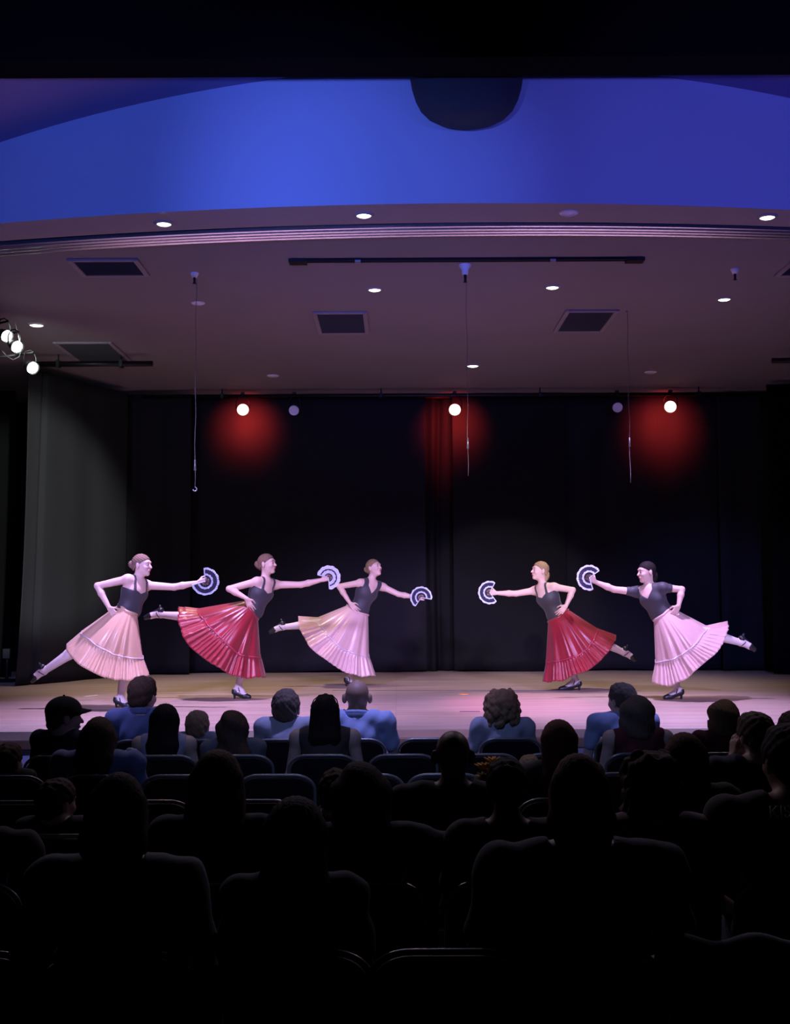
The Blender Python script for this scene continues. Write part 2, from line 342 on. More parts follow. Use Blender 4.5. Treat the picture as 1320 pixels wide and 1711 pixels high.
def vent(x0, y0, x1, y1, px_mid, label, wm=None):
    a = atZ(px_mid, y0, CZ); b = atZ(px_mid, y1, CZ)     # a far?, larger y is nearer the back
    l = atZ(x0, (y0+y1)/2, CZ); r = atZ(x1, (y0+y1)/2, CZ)
    cx, cy = (l.x+r.x)/2, (a.y+b.y)/2; W = r.x-l.x; D = abs(b.y-a.y)
    t = thing('ceiling_vent', label, 'ceiling vent', (cx, cy, CZ))
    bm = bmesh.new(); f = 0.05
    for sx in (-1, 1): add_box(bm, (sx*(W/2+f/2), 0, -0.012), (f, D+2*f, 0.024))
    for sy in (-1, 1): add_box(bm, (0, sy*(D/2+f/2), -0.012), (W, f, 0.024))
    bevel(link('frame', bm_mesh('frame', bm), M['ventframe'], t), 0.006)
    bm = bmesh.new(); add_box(bm, (0, 0, -0.003), (W, D, 0.004)); n = int(D/0.055)
    for k in range(n): add_box(bm, (0, -D/2+(k+0.5)*D/n, -0.012), (W, 0.004, 0.022), Matrix.Rotation(R(35), 3, 'X'))
    link('louvre_panel', bm_mesh('louvre_panel', bm), M['ventdark'], t)
vent(133, 434, 232, 457, 180, 'dark ceiling vent nearest the audience at the left')
vent(534, 522, 608, 554, 572, 'dark ceiling vent in the middle of the stage ceiling')
vent(942, 519, 1014, 551, 978, 'dark ceiling vent right of centre in the stage ceiling')
vent(116, 572, 198, 602, 155, 'dark ceiling vent deep on the left above the side drape')
vent(1318, 434, 1400, 457, 1360, 'dark ceiling vent cut by the right edge of the picture')
# long black track
a = atZ(487, 435, CZ); b = atZ(1073, 430, CZ)
t = thing('curtain_track', 'long thin black double track on the stage ceiling', 'track', ((a.x+b.x)/2, (a.y+b.y)/2, CZ))
L = b.x-a.x
bm = bmesh.new(); add_box(bm, (0, -0.03, -0.012), (L, 0.035, 0.024)); link('rail', bm_mesh('rail', bm), M['slot'], t)
bm = bmesh.new(); add_box(bm, (0, 0.045, -0.008), (L-0.1, 0.014, 0.016)); link('rail', bm_mesh('rail', bm), M['slot'], t)
for sx in (-1, 1):
    bm = bmesh.new(); add_box(bm, (sx*(L/2-0.06), 0.01, -0.018), (0.16, 0.12, 0.03)); link('end_bracket', bm_mesh('end_bracket', bm), M['blackmetal'], t)
for f in (-0.31, 0.245):
    bm = bmesh.new(); add_box(bm, (f*L, -0.03, -0.03), (0.05, 0.05, 0.02)); link('carrier_clip', bm_mesh('carrier_clip', bm), M['greymetal'], t)
# sprinklers
def sprinkler(px, py, big, label):
    p = atZ(px, py, CZ-0.02); t = thing('sprinkler', label, 'sprinkler', (p.x, p.y, CZ))
    r = 0.058 if big else 0.038
    bm = bmesh.new(); rg = lathe(bm, [(r, 0), (r, -0.01), (r*0.55, -0.05), (r*0.5, -0.09 if big else -0.03), (0.008, -0.095 if big else -0.035)], (0, 0, 0)); bm.faces.new(rg[-1])
    link('cup', bm_mesh('cup', bm, True), M['white_pl'], t)
    z0 = -0.09 if big else -0.03
    bm = bmesh.new(); add_cyl(bm, (0, 0, z0), (0, 0, z0-0.07), 0.013, 0.010); add_cyl(bm, (0, 0, z0-0.07), (0, 0, z0-0.076), 0.018); link('stem', bm_mesh('stem', bm), M['blackmetal'], t)
    return p
s1 = sprinkler(325, 459, False, 'small ceiling sprinkler above the left hanging cord')
s2 = sprinkler(777, 446, True, 'large white cone shaped ceiling fitting below the black track')
s3 = sprinkler(1228, 453, False, 'small ceiling sprinkler near the right edge')
bm = bmesh.new(); p = atZ(1047, 520, CZ)
add_sph(bm, (0, 0, -0.01), 0.014); link('ceiling_hook', bm_mesh('ceiling_hook', bm, True), M['greymetal'], loc=(p.x, p.y, CZ)); tag(bpy.data.objects['ceiling_hook'], 'tiny pale hook in the ceiling at the right vent corner', 'hook')
def cord(p, yb, yk, label, hook=True, r=0.003):
    n = 24; zb = atY(660, yb, p.y).z; zk = atY(660, yk, p.y).z; zt = CZ-0.005
    t = thing('hanging_cord', label, 'cord', (p.x+0.012, p.y+0.03, zb))
    bm = bmesh.new(); H = zt-zb
    add_tube(bm, [(0.004*math.sin(i*0.9), 0, H*(1-i/n)) for i in range(n+1)], r, 6); link('line', bm_mesh('line', bm, True), M['rope'], t)
    bm = bmesh.new(); add_cyl(bm, (0, 0, zk-zb-0.05), (0, 0, zk-zb+0.05), 0.012, 0.007, 8); link('weight', bm_mesh('weight', bm, True), M['greymetal'], t)
    if hook:
        bm = bmesh.new(); add_tube(bm, [(0.018*math.cos(a)-0.0, 0, -0.018+0.018*math.sin(a)) for a in [R(90-26*k) for k in range(11)]], 0.005, 6); link('hook', bm_mesh('hook', bm, True), M['greymetal'], t)
cord(s1, 812, 775, 'thin hanging cord with hook in front of the left curtain')
cord(Vector((p.x, p.y, CZ)), 808, 740, 'thin hanging cord in front of the right curtain', False)
cord(Vector((s2.x, s2.y, CZ)), 795, 740, 'faint hanging cord in front of the middle curtain', False, 0.0022)

# battens (pipes)
def pipe(a, b, r, label, name='lighting_batten'):
    t = thing(name, label, 'pipe', ((a[0]+b[0])/2, (a[1]+b[1])/2, (a[2]+b[2])/2)); c = Vector(t.location)
    bm = bmesh.new(); add_cyl(bm, Vector(a)-c, Vector(b)-c, r, seg=14); link('pipe', bm_mesh('pipe', bm, True), M['blackmetal'], t)
    n = max(2, int((Vector(b)-Vector(a)).length/2.5)+1)
    for k in range(n):
        q = Vector(a).lerp(Vector(b), (k+0.5)/n)-c
        bm = bmesh.new(); add_cyl(bm, q, (q.x, q.y, CZ-c.z), 0.008, seg=8); add_box(bm, (q.x, q.y, q.z), (0.04, 2*r+0.02, 2*r+0.02)); link('hanger', bm_mesh('hanger', bm), M['blackmetal'], t)
YL = 17.55
zbat = atY(760, 660, YL).z
pipe((X_at(235, YL), YL, zbat), (X_at(1310, YL), YL, zbat), 0.024, 'long black pipe across the back of the stage carrying the red lamps')
pA2 = atY(45, 606, 15.0); pB2 = atY(255, 608, 15.0)
pipe((pA2.x, 15.0, pA2.z-0.02), (pB2.x, 15.0, pA2.z-0.02), 0.035, 'short black pipe above the left side drape')
pA3 = atY(1290, 600, 15.0)
pipe((pA3.x, 15.0, pA3.z-0.02), (pA3.x+1.5, 15.0, pA3.z-0.02), 0.035, 'short black pipe at the right edge of the stage ceiling')
# par lamps
def par(px, py, Y, m, label, r, aim, group=None, name='stage_light', pipez=None, power=None, col=None, side=False):
    c = atY(px, py, Y); d = (Vector(aim)-c).normalized()
    t = thing(name, label, 'stage light', c, group)
    bm = bmesh.new(); q = d
    add_cyl(bm, -q*0.12, -q*0.02, r*0.75, r*1.02, 24, True); add_cyl(bm, -q*0.02, q*0.006, r*1.12, r*1.12, 24, False); add_cyl(bm, -q*0.15, -q*0.12, r*0.4, r*0.75, 24)
    link('can', bm_mesh('can', bm, True), M['blackmetal'], t)
    bm = bmesh.new(); add_cyl(bm, -q*0.018, -q*0.002, r, r*0.96, 24)
    le = link('lens', bm_mesh('lens', bm), m, t)
    sd = q.cross(Vector((0, 0, 1))).normalized(); up = Vector((0, 0, 1)); hh = 0.17 if pipez is None else max(0.1, pipez-c.z-0.03)
    bm = bmesh.new(); cc = -q*0.07; add_tube(bm, [cc-sd*r*1.15, cc-sd*r*1.15+up*hh*0.55, cc-sd*r*0.7+up*hh*0.9, cc+up*hh, cc+sd*r*0.7+up*hh*0.9, cc+sd*r*1.15+up*hh*0.55, cc+sd*r*1.15], 0.007, 8)
    link('yoke', bm_mesh('yoke', bm, True), M['blackmetal'], t)
    if pipez is not None:
        bm = bmesh.new(); add_cyl(bm, cc+up*hh, cc+up*(hh+0.05), 0.015); add_box(bm, cc+up*(hh+0.04), (0.05, 0.07, 0.03)); link('clamp', bm_mesh('clamp', bm), M['blackmetal'], t)
    if power:
        for ox, oz in ((-0.13, -0.03), (0.13, -0.03), (0, 0.11), (0, -0.14)):  # added backward spots around the can, standing in for the lens halo
            q_ = c+Vector((ox, 0, oz)); spot(name+'_added_halo', q_, q_+Vector((0, 1, -0.28)), col, power, 100, 1.0, 0.04)
    return c
for x, y, nm in ((406, 685, 'left'), (760, 685, 'middle'), (1120, 680, 'right')):
    par(x, y, 17.47, M['lamp_red'], 'glowing red stage lamp, %s one of the three below the back pipe' % nm, 0.085, (x*0.002-1.0, 8, 1.0), pipez=zbat, power=50, col=(1.0, 0.05, 0.04))
par(491, 686, 17.47, M['lamp_off'], 'unlit stage lamp beside the left red lamp', 0.075, (-1.5, 8, 1.0), pipez=zbat)
par(1032, 681, 17.47, M['lamp_off'], 'unlit stage lamp beside the right red lamp', 0.075, (2.5, 8, 1.0), pipez=zbat)
# left cluster of white lamps on a side boom
YC = 12.6
boomx = X_at(-75, YC)
bt = thing('lighting_boom', 'black vertical pipe and arms carrying the white spotlights at left edge', 'pipe', (boomx, YC+0.25, SZ))
bm = bmesh.new(); add_cyl(bm, (0, 0, 0.02), (0, 0, CZ-SZ-0.03), 0.026); add_cyl(bm, (0, 0, 0), (0, 0, 0.03), 0.25); link('pole', bm_mesh('pole', bm), M['blackmetal'], bt)
for x, y, ll in ((12, 562, 'topmost lamp'), (29, 580, 'middle lamp'), (55, 615, 'lowest lamp')):
    c = par(x, y, YC, M['lamp_on'], 'glaring white spotlight at the left edge, %s of its cluster' % ll, 0.062, (0.6, 8.5, 1.6), power=6, col=(0.85, 1.0, 0.85))
    bm = bmesh.new(); add_tube(bm, [Vector((0, 0, c.z-SZ+0.12)), Vector((c.x-boomx, -0.22, c.z-SZ+0.17))], 0.012, 8); link('arm', bm_mesh('arm', bm), M['blackmetal'], bt)
c = atY(22, 605, YC)
bm = bmesh.new(); add_tube(bm, [atY(2, 585, YC)-c, atY(12, 596, YC)-c, atY(22, 601, YC)-c, atY(32, 596, YC)-c, atY(36, 584, YC)-c, atY(26, 540, YC+0.1)-c], 0.005, 6)
o = link('power_cable', bm_mesh('power_cable', bm, True), M['tube'], loc=c); tag(o, 'thin looping power cable hanging below the white spotlights', 'cable')
# wall outlet
c = atZ(12, 1140, SZ); pz = atY(12, 1092, 16.2)
t = thing('wall_outlet', 'small grey power box low in the dark at the left edge', 'outlet', (pz.x, 16.2, SZ))
bm = bmesh.new(); add_box(bm, (0, 0, 0.02), (0.2, 0.16, 0.04)); add_cyl(bm, (0, 0, 0.02), (0, 0, pz.z-SZ), 0.02); link('stand', bm_mesh('stand', bm), M['blackmetal'], t)
bm = bmesh.new(); add_box(bm, (0, -0.03, pz.z-SZ), (0.09, 0.05, 0.13)); bevel(link('box', bm_mesh('box', bm), M['ventdark'], t), 0.006)
# dark pod added in place of a soft shadow on the blue wall
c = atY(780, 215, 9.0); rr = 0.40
t = thing('shadow_pod', 'big dark rounded pod added as a shadow above the stage front', 'shadow_pod', (c.x, 8.98, c.z))
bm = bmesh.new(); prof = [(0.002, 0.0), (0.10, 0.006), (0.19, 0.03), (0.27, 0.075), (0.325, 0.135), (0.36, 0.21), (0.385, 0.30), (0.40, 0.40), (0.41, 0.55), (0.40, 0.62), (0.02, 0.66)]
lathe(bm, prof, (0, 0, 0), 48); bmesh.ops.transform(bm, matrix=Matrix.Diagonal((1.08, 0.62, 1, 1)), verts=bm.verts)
link('body', bm_mesh('body', bm, True), M['pod_shade'], t)
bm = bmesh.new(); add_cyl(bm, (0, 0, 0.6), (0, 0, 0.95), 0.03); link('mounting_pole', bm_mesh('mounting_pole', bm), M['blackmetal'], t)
# floor tape marks and small things on the stage
def tape(px0, px1, py, label, m, w=0.025, name='floor_tape', dy=0):
    a = atZ(px0, py, SZ); b = atZ(px1, py-dy, SZ); c = (a+b)/2; d = b-a
    o = box_obj(name, (0, 0, 0.0015), (d.length, w, 0.003), m); o.location = (c.x, c.y, SZ); o.rotation_euler.z = math.atan2(d.y, d.x)
    return tag(o, label, 'tape')
M['tape_d'] = mat('dark floor tape', (0.10, 0.05, 0.10), 0.6); M['tape_w'] = mat('pale floor tape', (0.85, 0.72, 0.6), 0.6); M['tape_g'] = mat('grey floor tape', (0.07, 0.05, 0.07), 0.6)
tape(768, 802, 1189, 'short dark tape strip on the stage front near centre', M['tape_d'], 0.05)
tape(142, 163, 1164, 'short pale tape mark behind the capped man', M['tape_w'], 0.04, dy=2.5)
tape(556, 960, 1154, 'long thin dark tape line across the stage floor', M['tape_g'], 0.035)
tape(140, 200, 1187, 'dark tape line left of the first dancer foot', M['tape_g'], 0.03)

M['glow_o'] = mat('orange glow dot', (0.95, 0.35, 0.10), 0.5)  # orange colour painted in for a glowing dot on the boards
q = atZ(775, 1160, SZ); bm = bmesh.new(); add_cyl(bm, (0, 0, 0), (0, 0, 0.004), 0.055, seg=20)
o = link('glow_dot', bm_mesh('glow_dot', bm), M['glow_o'], loc=(q.x, q.y, SZ)); tag(o, 'small orange disc painted as a glowing dot on the stage floor near centre', 'painted glow')
# ------------------------------------------------------------------ implicit-surface modeller (rounded cones and ellipsoids blended, meshed with surface nets)
class SDF:
    def __init__(s): s.p = []; s.cuts = []; s.disp = None
    def cone(s, a, b, ra, rb, k=0.02, op=1):
        a = np.array(a, float); b = np.array(b, float); r = max(ra, rb)
        s.p.append(('c', a, b, ra, rb, k, op, np.minimum(a, b)-r-k, np.maximum(a, b)+r+k)); return s
    def ell(s, c, r, rot=None, k=0.02, op=1):
        c = np.array(c, float); r = np.array(r, float); Rm = np.eye(3) if rot is None else np.array(rot)
        e = np.abs(Rm) @ r
        s.p.append(('e', c, r, Rm, None, k, op, c-e-k, c+e+k)); return s
    def ev(s, P, sel):
        D = np.full(P.shape[:-1], 1.0, np.float32)
        for i in sel:
            q = s.p[i]
            if q[0] == 'c':
                _, a, b, ra, rb, k, op = q[:7]; ba = (b-a).astype(np.float32); L = float(ba@ba)+1e-12
                pa = P-a.astype(np.float32); t = np.clip((pa@ba)/L, 0, 1)
                d = np.sqrt(((pa-t[..., None]*ba)**2).sum(-1))-(ra+(rb-ra)*t)
            else:
                _, c, r, Rm, _, k, op = q[:7]
                pl = (P-c.astype(np.float32)) @ Rm.astype(np.float32); k0 = np.sqrt(((pl/r.astype(np.float32))**2).sum(-1)); k1 = np.sqrt(((pl/(r*r).astype(np.float32))**2).sum(-1))+1e-9
                d = k0*(k0-1)/k1
            if op == 1:
                h = np.maximum(k-np.abs(D-d), 0)/k; D = np.minimum(D, d)-h*h*k*0.25
            else:
                d = -d; h = np.maximum(k-np.abs(D-d), 0)/k; D = np.maximum(D, d)+h*h*k*0.25
        if s.disp is not None: D = D+s.disp(P)
        for c in s.cuts: D = np.maximum(D, c(P))
        return D.astype(np.float32)
    def mesh(s, name, h, T=20):
        lo = np.min([q[7] for q in s.p if q[6] == 1], 0)-3*h; hi = np.max([q[8] for q in s.p if q[6] == 1], 0)+3*h
        nt = np.ceil((hi-lo)/(h*T)).astype(int); occ = {}
        for i, q in enumerate(s.p):
            a = np.floor((q[7]-2*h-lo)/(h*T)).astype(int); b = np.floor((q[8]+2*h-lo)/(h*T)).astype(int)
            for x in range(max(a[0],0), min(b[0], nt[0]-1)+1):
                for y in range(max(a[1],0), min(b[1], nt[1]-1)+1):
                    for z in range(max(a[2],0), min(b[2], nt[2]-1)+1): occ.setdefault((x, y, z), []).append(i)
        NXg, NYg, NZg = [int(n)*T+4 for n in nt]
        VK, VP, FQ = [], [], []
        ar = np.arange(T+2)
        for (tx, ty, tz), sel in occ.items():
            o = np.array([tx*T, ty*T, tz*T])
            g = np.stack(np.meshgrid(ar+o[0], ar+o[1], ar+o[2], indexing='ij'), -1)
            P = (g*h+lo).astype(np.float32)
            if all(s.p[i][6] != 1 for i in sel): continue
            # grow selection to primitives touching the tile border (consistency)
            D = s.ev(P, sel); I = D < 0
            if not I.any() or I.all(): continue
            C = D[:-1, :-1, :-1].shape
            cnt = np.zeros(C, np.int16); acc = np.zeros(C+(3,), np.float32); ne = np.zeros(C, np.int16)
            cor = [(a, b, c) for a in (0, 1) for b in (0, 1) for c in (0, 1)]
            def sl(a, b, c, A): return A[a:a+C[0], b:b+C[1], c:c+C[2]]
            for ax in range(3):
                for cc in cor:
                    if cc[ax] == 1: continue
                    c2 = list(cc); c2[ax] = 1
                    d0 = sl(*cc, D); d1 = sl(*c2, D); m = (d0 < 0) != (d1 < 0)
                    t = np.where(m, d0/np.where(m, d0-d1, 1), 0)
                    for k in range(3):
                        acc[..., k] += np.where(m, cc[k]+(t if k == ax else 0), 0)
                    ne += m
            m = ne > 0; m[T:, :, :] = False; m[:, T:, :] = False; m[:, :, T:] = False
            idx = np.argwhere(m)
            if len(idx) == 0: continue
            gp = idx+o; VK.append((gp[:, 0]*NYg+gp[:, 1])*NZg+gp[:, 2])
            VP.append((gp+acc[m]/ne[m][:, None])*h+lo)
            for ax in range(3):
                a1, a2 = [(1, 2), (2, 0), (0, 1)][ax]
                S = [slice(0, T)]*3; S2 = list(S); S2[ax] = slice(1, T+1)
                i0 = I[tuple(S)]; i1 = I[tuple(S2)]; e = np.argwhere(i0 != i1)
                if len(e) == 0: continue
                fl = i0[tuple(e.T)]; ge = e+o
                def key(da, db):
                    q = ge.copy(); q[:, a1] -= da; q[:, a2] -= db
                    return (q[:, 0]*NYg+q[:, 1])*NZg+q[:, 2]
                k00, k10, k11, k01 = key(0, 0), key(1, 0), key(1, 1), key(0, 1)
                Q = np.stack([k00, k10, k11, k01], 1); Q[~fl] = Q[~fl][:, ::-1]; FQ.append(Q)
        K = np.concatenate(VK); Pv = np.concatenate(VP); od = np.argsort(K); K = K[od]; Pv = Pv[od]
        F = np.concatenate(FQ); ii = np.searchsorted(K, F); ii = np.clip(ii, 0, len(K)-1); ok = (K[ii] == F).all(1)
        return np_mesh(name, Pv, ii[ok])
    def add(s, other_list): s.p += other_list; return s
def frame(fwd, up):
    f = Vector(fwd).normalized(); r = f.cross(Vector(up)).normalized(); u = r.cross(f).normalized()
    return np.array([[r.x, f.x, u.x], [r.y, f.y, u.y], [r.z, f.z, u.z]])   # columns right, forward, up
def head_prims(S, c, F, s=1.0, ear=True):
    c = np.array(c)
    L = lambda x, y, z: c+F@np.array([x, y, z])*s
    S.ell(L(0,-0.012,0.028), np.array([0.074,0.094,0.084])*s, F, 0.02)
    S.ell(L(0,0.022,-0.03), np.array([0.058,0.066,0.084])*s, F, 0.03*s)
    S.ell(L(0,0.064,-0.092), np.array([0.022,0.019,0.018])*s, F, 0.022*s)
    S.cone(L(-0.036,0.074,0.028), L(0.036,0.074,0.028), 0.012*s, 0.012*s, 0.015*s)
    for q in (-1, 1):
        S.ell(L(q*0.036,0.062,-0.025), np.array([0.02,0.022,0.02])*s, F, 0.02*s)
        S.ell(L(q*0.030,0.093,0.006), np.array([0.015,0.012,0.010])*s, F, 0.010*s, -1)
        S.ell(L(q*0.030,0.076,0.005), np.array([0.013,0.012,0.011])*s, F, 0.004*s)
        if ear:
            S.ell(L(q*0.077,-0.010,-0.004), np.array([0.009,0.019,0.032])*s, F, 0.006*s)
    S.cone(L(0,0.082,0.010), L(0,0.104,-0.026), 0.007*s, 0.0115*s, 0.010*s)
    S.ell(L(0,0.084,-0.055), np.array([0.023,0.012,0.009])*s, F, 0.008*s)
def hand_prims(S, w, d, n, t, curl=0.4, s=1.0, spread=0.10, lst=None):
    """w wrist, d finger direction, n palm normal (the side fingers close to), t thumb side"""
    d = Vector(d).normalized(); n = Vector(n); n = (n-d*n.dot(d)).normalized(); t0 = Vector(t); sgn = 1 if d.cross(n).dot(t0) > 0 else -1
    side = d.cross(n)*sgn; w = Vector(w)
    for i in range(4):
        off = (1.5-i)*0.019*s
        kn = w+d*(0.088-0.004*abs(i-1))*s+side*off
        S.cone(w+d*0.012*s+side*off*0.55, kn, 0.0135*s, 0.0105*s, 0.012*s)
        L = [0.040, 0.045, 0.041, 0.032][i]*s; fd = (d+side*(1.5-i)*spread).normalized(); p = kn; ang = 0
        for j, (fl, r0, r1) in enumerate(((1.0, 0.0095, 0.0085), (0.62, 0.0085, 0.0075), (0.5, 0.0075, 0.0062))):
            ang += curl*(0.7 if j == 0 else 1.0)
            dv = fd*math.cos(ang)+n*math.sin(ang); q = p+dv*L*fl
            S.cone(p, q, r0*s, r1*s, 0.004*s); p = q
    b = w+d*0.022*s+side*0.018*s; m = b+(d*0.55+side*0.75+n*0.25*(1+curl)).normalized()*0.042*s
    S.cone(b, m, 0.0155*s, 0.011*s, 0.012*s)
    q = m+(d*0.85+side*0.30+n*0.35*(1+curl)).normalized()*0.032*s; S.cone(m, q, 0.011*s, 0.009*s, 0.005*s)
    q2 = q+(d*0.9+side*0.05+n*0.45*(1+curl)).normalized()*0.024*s; S.cone(q, q2, 0.009*s, 0.0072*s, 0.004*s)
def hair_cap(S, c, F, s, grow=0.010, front=0.004, slope=0.737):
    c = np.array(c); L = lambda x, y, z: c+F@np.array([x, y, z])*s
    S.ell(L(0,-0.014,0.030), np.array([0.074+grow,0.094+grow,0.084+grow])*s, F, 0.02)
    S.ell(L(0,-0.055,-0.025), np.array([0.058+grow,0.045+grow,0.055])*s, F, 0.02)
    Fm = F.astype(np.float32); c32 = c.astype(np.float32)
    def cut(P):
        q = (P-c32)@Fm/s
        return ((slope*q[..., 1]+front-q[..., 2])*0.8*s).astype(np.float32)
    return cut
# ------------------------------------------------------------------ dancers
def V2(p): return np.array([p.x, p.y, p.z])
def dancer(nm, foot_y, face, J, skirtcol, trim, hair, label, leo='strap', face_yaw=25, face_pitch=0, hair_style='bun', Yfix=None, satin_lab=''):
    Y0 = atZ(J['st_toe'][0], foot_y, SZ).y
    pm = FPX/Y0                       # px per metre
    sg = face                        # +1 faces right, -1 faces left
    def P(k, dy): q = atY(J[k][0], J[k][1], Y0+dy); return np.array([q.x, q.y, q.z])
    neck = P('neck', 0.0); sh_f = P('sh_ext', 0.09); sh_n = P('sh_hip', -0.09)
    el_f = P('el_ext', 0.07); wr_f = P('wr_ext', 0.03); ha_f = P('ha_ext', 0.0)
    el_n = P('el_hip', -0.10); wr_n = P('wr_hip', -0.15); ha_n = P('ha_hip', -0.14)
    wb = P('w_back', 0); wf = P('w_front', 0); W = (wb+wf)/2
    ax = neck-W; axl = np.linalg.norm(ax); ax /= axl
    pel = W-ax*0.10+np.array([-0.055*sg, 0, -0.03]); chest = W+ax*axl*0.60
    # chest facing
    rt = sh_n-sh_f; rt /= np.linalg.norm(rt)
    fw = np.cross(np.array(ax), rt); fw = fw if fw[0]*sg > 0 else -fw; fw /= np.linalg.norm(fw)
    F = frame(fw, ax)
    root = thing('person', label, 'person', (W[0], Y0, SZ))
    O = np.array([W[0], Y0, SZ])
    hc = P('head', -0.01); yw = R(face_yaw); pt = R(face_pitch)
    hf = np.array([sg*math.cos(yw)*math.cos(pt), -math.sin(yw)*math.cos(pt), math.sin(pt)])
    HF = frame(hf, (-0.15*sg*math.sin(pt), 0, 1))
    B = SDF()
    def torso(S, g=0.0):
        S.ell(W, np.array([0.118+g, 0.092+g, 0.10]), F, 0.05)
        S.ell(chest, np.array([0.138+g, 0.095+g, 0.135]), F, 0.06)
        S.ell(chest-ax*0.015+fw*0.045+rt*0.055, np.array([0.055+g, 0.050+g, 0.055]), F, 0.04)
        S.ell(chest-ax*0.015+fw*0.045-rt*0.055, np.array([0.055+g, 0.050+g, 0.055]), F, 0.04)
        S.ell(pel, np.array([0.135+g, 0.100+g, 0.10]), F, 0.06)
        S.cone(W, chest, 0.098+g, 0.105+g, 0.05)
        S.cone(sh_f+(sh_n-sh_f)*0.12, sh_n-(sh_n-sh_f)*0.12, 0.046+g, 0.046+g, 0.05)
    torso(B)
    B.cone(neck-ax*0.04, hc+HF@np.array([0,-0.025,-0.06]), 0.050, 0.044, 0.035)
    B.cone(neck-ax*0.03, sh_f, 0.045, 0.040, 0.04); B.cone(neck-ax*0.03, sh_n, 0.045, 0.040, 0.04)
    for a, e, wv in ((sh_f, el_f, wr_f), (sh_n, el_n, wr_n)):
        B.ell(a, (0.048, 0.048, 0.048), None, 0.03)
        B.cone(a, e, 0.043, 0.034, 0.02); B.cone(e, e+(wv-e)*0.35, 0.034, 0.035, 0.012); B.cone(e+(wv-e)*0.35, wv, 0.035, 0.0215, 0.015)
    head_prims(B, hc, HF, 0.98)
    hd = ha_f-wr_f; hd /= np.linalg.norm(hd)
    hand_prims(B, wr_f, hd, (0, 1, 0.05), (0, 0, 1), 0.75, 0.92)
    hd2 = ha_n-wr_n; hd2 /= np.linalg.norm(hd2)
    hand_prims(B, wr_n, hd2, (0.1*sg, 0.9, 0), (sg, 0, 0.4), 0.22, 0.92)
    # legs
    st_a = P('st_ank', 0.05); hip_s = pel+np.array([0.03*sg, 0.07, -0.03]); kn_s = (hip_s+st_a)/2+np.array([0.035*sg, 0, 0.0])
    tr_a = P('tr_ank', -0.03); hip_t = pel+np.array([-0.04*sg, -0.06, -0.02]); ex = P('tr_exit', -0.02)
    v = tr_a-ex; kn_t = hip_t+(tr_a-hip_t)*0.50; kn_t = kn_t*0.4+0.6*(ex+(hip_t-ex)*0.35)
    def legs(S, g=0.0):
        S.cone(hip_s, kn_s, 0.082+g, 0.050+g, 0.03); S.cone(kn_s, kn_s*0.65+st_a*0.35, 0.048+g, 0.051+g, 0.03); S.cone(kn_s*0.65+st_a*0.35, st_a, 0.051+g, 0.030+g, 0.02)
        S.cone(hip_t, kn_t, 0.082+g, 0.050+g, 0.03); S.cone(kn_t, kn_t*0.65+tr_a*0.35, 0.048+g, 0.051+g, 0.03); S.cone(kn_t*0.65+tr_a*0.35, tr_a, 0.051+g, 0.030+g, 0.02)
    legs(B)
    st_t = P('st_toe', 0.03); st_t[2] = SZ+0.02
    tr_t = P('tr_toe', -0.03)
    heel_s = st_a+np.array([-0.035*sg, 0, 0]); heel_s[2] = SZ+0.075; st_a2 = st_a.copy(); st_a2[2] = max(st_a[2], SZ+0.12)
    ball_s = heel_s*0.32+st_t*0.68; ball_s[2] = SZ+0.032
    dt = tr_t-tr_a; dt /= np.linalg.norm(dt); sole = np.array([0, 0, 1.0])-dt*dt[2]; sole /= np.linalg.norm(sole)
    heel_t = tr_a-dt*0.012+sole*0.042; ball_t = tr_a*0.35+tr_t*0.65+sole*0.010
    def feet(S, g=0.0):
        S.cone(st_a, heel_s+np.array([0,0,0.01]), 0.031+g, 0.026+g, 0.015); S.cone(heel_s, ball_s, 0.027+g, 0.026+g, 0.02); S.cone(ball_s, st_t, 0.026+g, 0.017+g, 0.02); S.cone(st_a+np.array([0.01*sg,0,0]), ball_s+np.array([0,0,0.01]), 0.030+g, 0.024+g, 0.02)
        S.cone(tr_a, heel_t, 0.030+g, 0.026+g, 0.015); S.cone(heel_t, ball_t, 0.026+g, 0.025+g, 0.02); S.cone(ball_t, tr_t, 0.025+g, 0.015+g, 0.02); S.cone(tr_a, ball_t-sole*0.006, 0.030+g, 0.024+g, 0.02)
    feet(B)
    def mk(S, name, h, m, lab=None, parent=root):
        me = S.mesh(name, h); n = len(me.vertices); co = np.empty(n*3, np.float32); me.vertices.foreach_get('co', co)
        co = co.reshape(-1, 3)-O.astype(np.float32); me.vertices.foreach_set('co', co.ravel()); me.update()
        o = link(name, me, m, parent)
        if lab: o['label'] = lab
        return o
    def mkbm(bm, name, m, lab=None, parent=root):
        bmesh.ops.transform(bm, matrix=Matrix.Translation(-Vector(O)), verts=bm.verts)
        o = link(name, bm_mesh(name, bm, True), m, parent)
        if lab: o['label'] = lab
        return o
    mk(B, 'body', 0.0045, M['skin'])
    # tights, shoes
    T = SDF(); legs(T, 0.003); feet(T, 0.003); mk(T, 'tights', 0.0055, M['tights'])
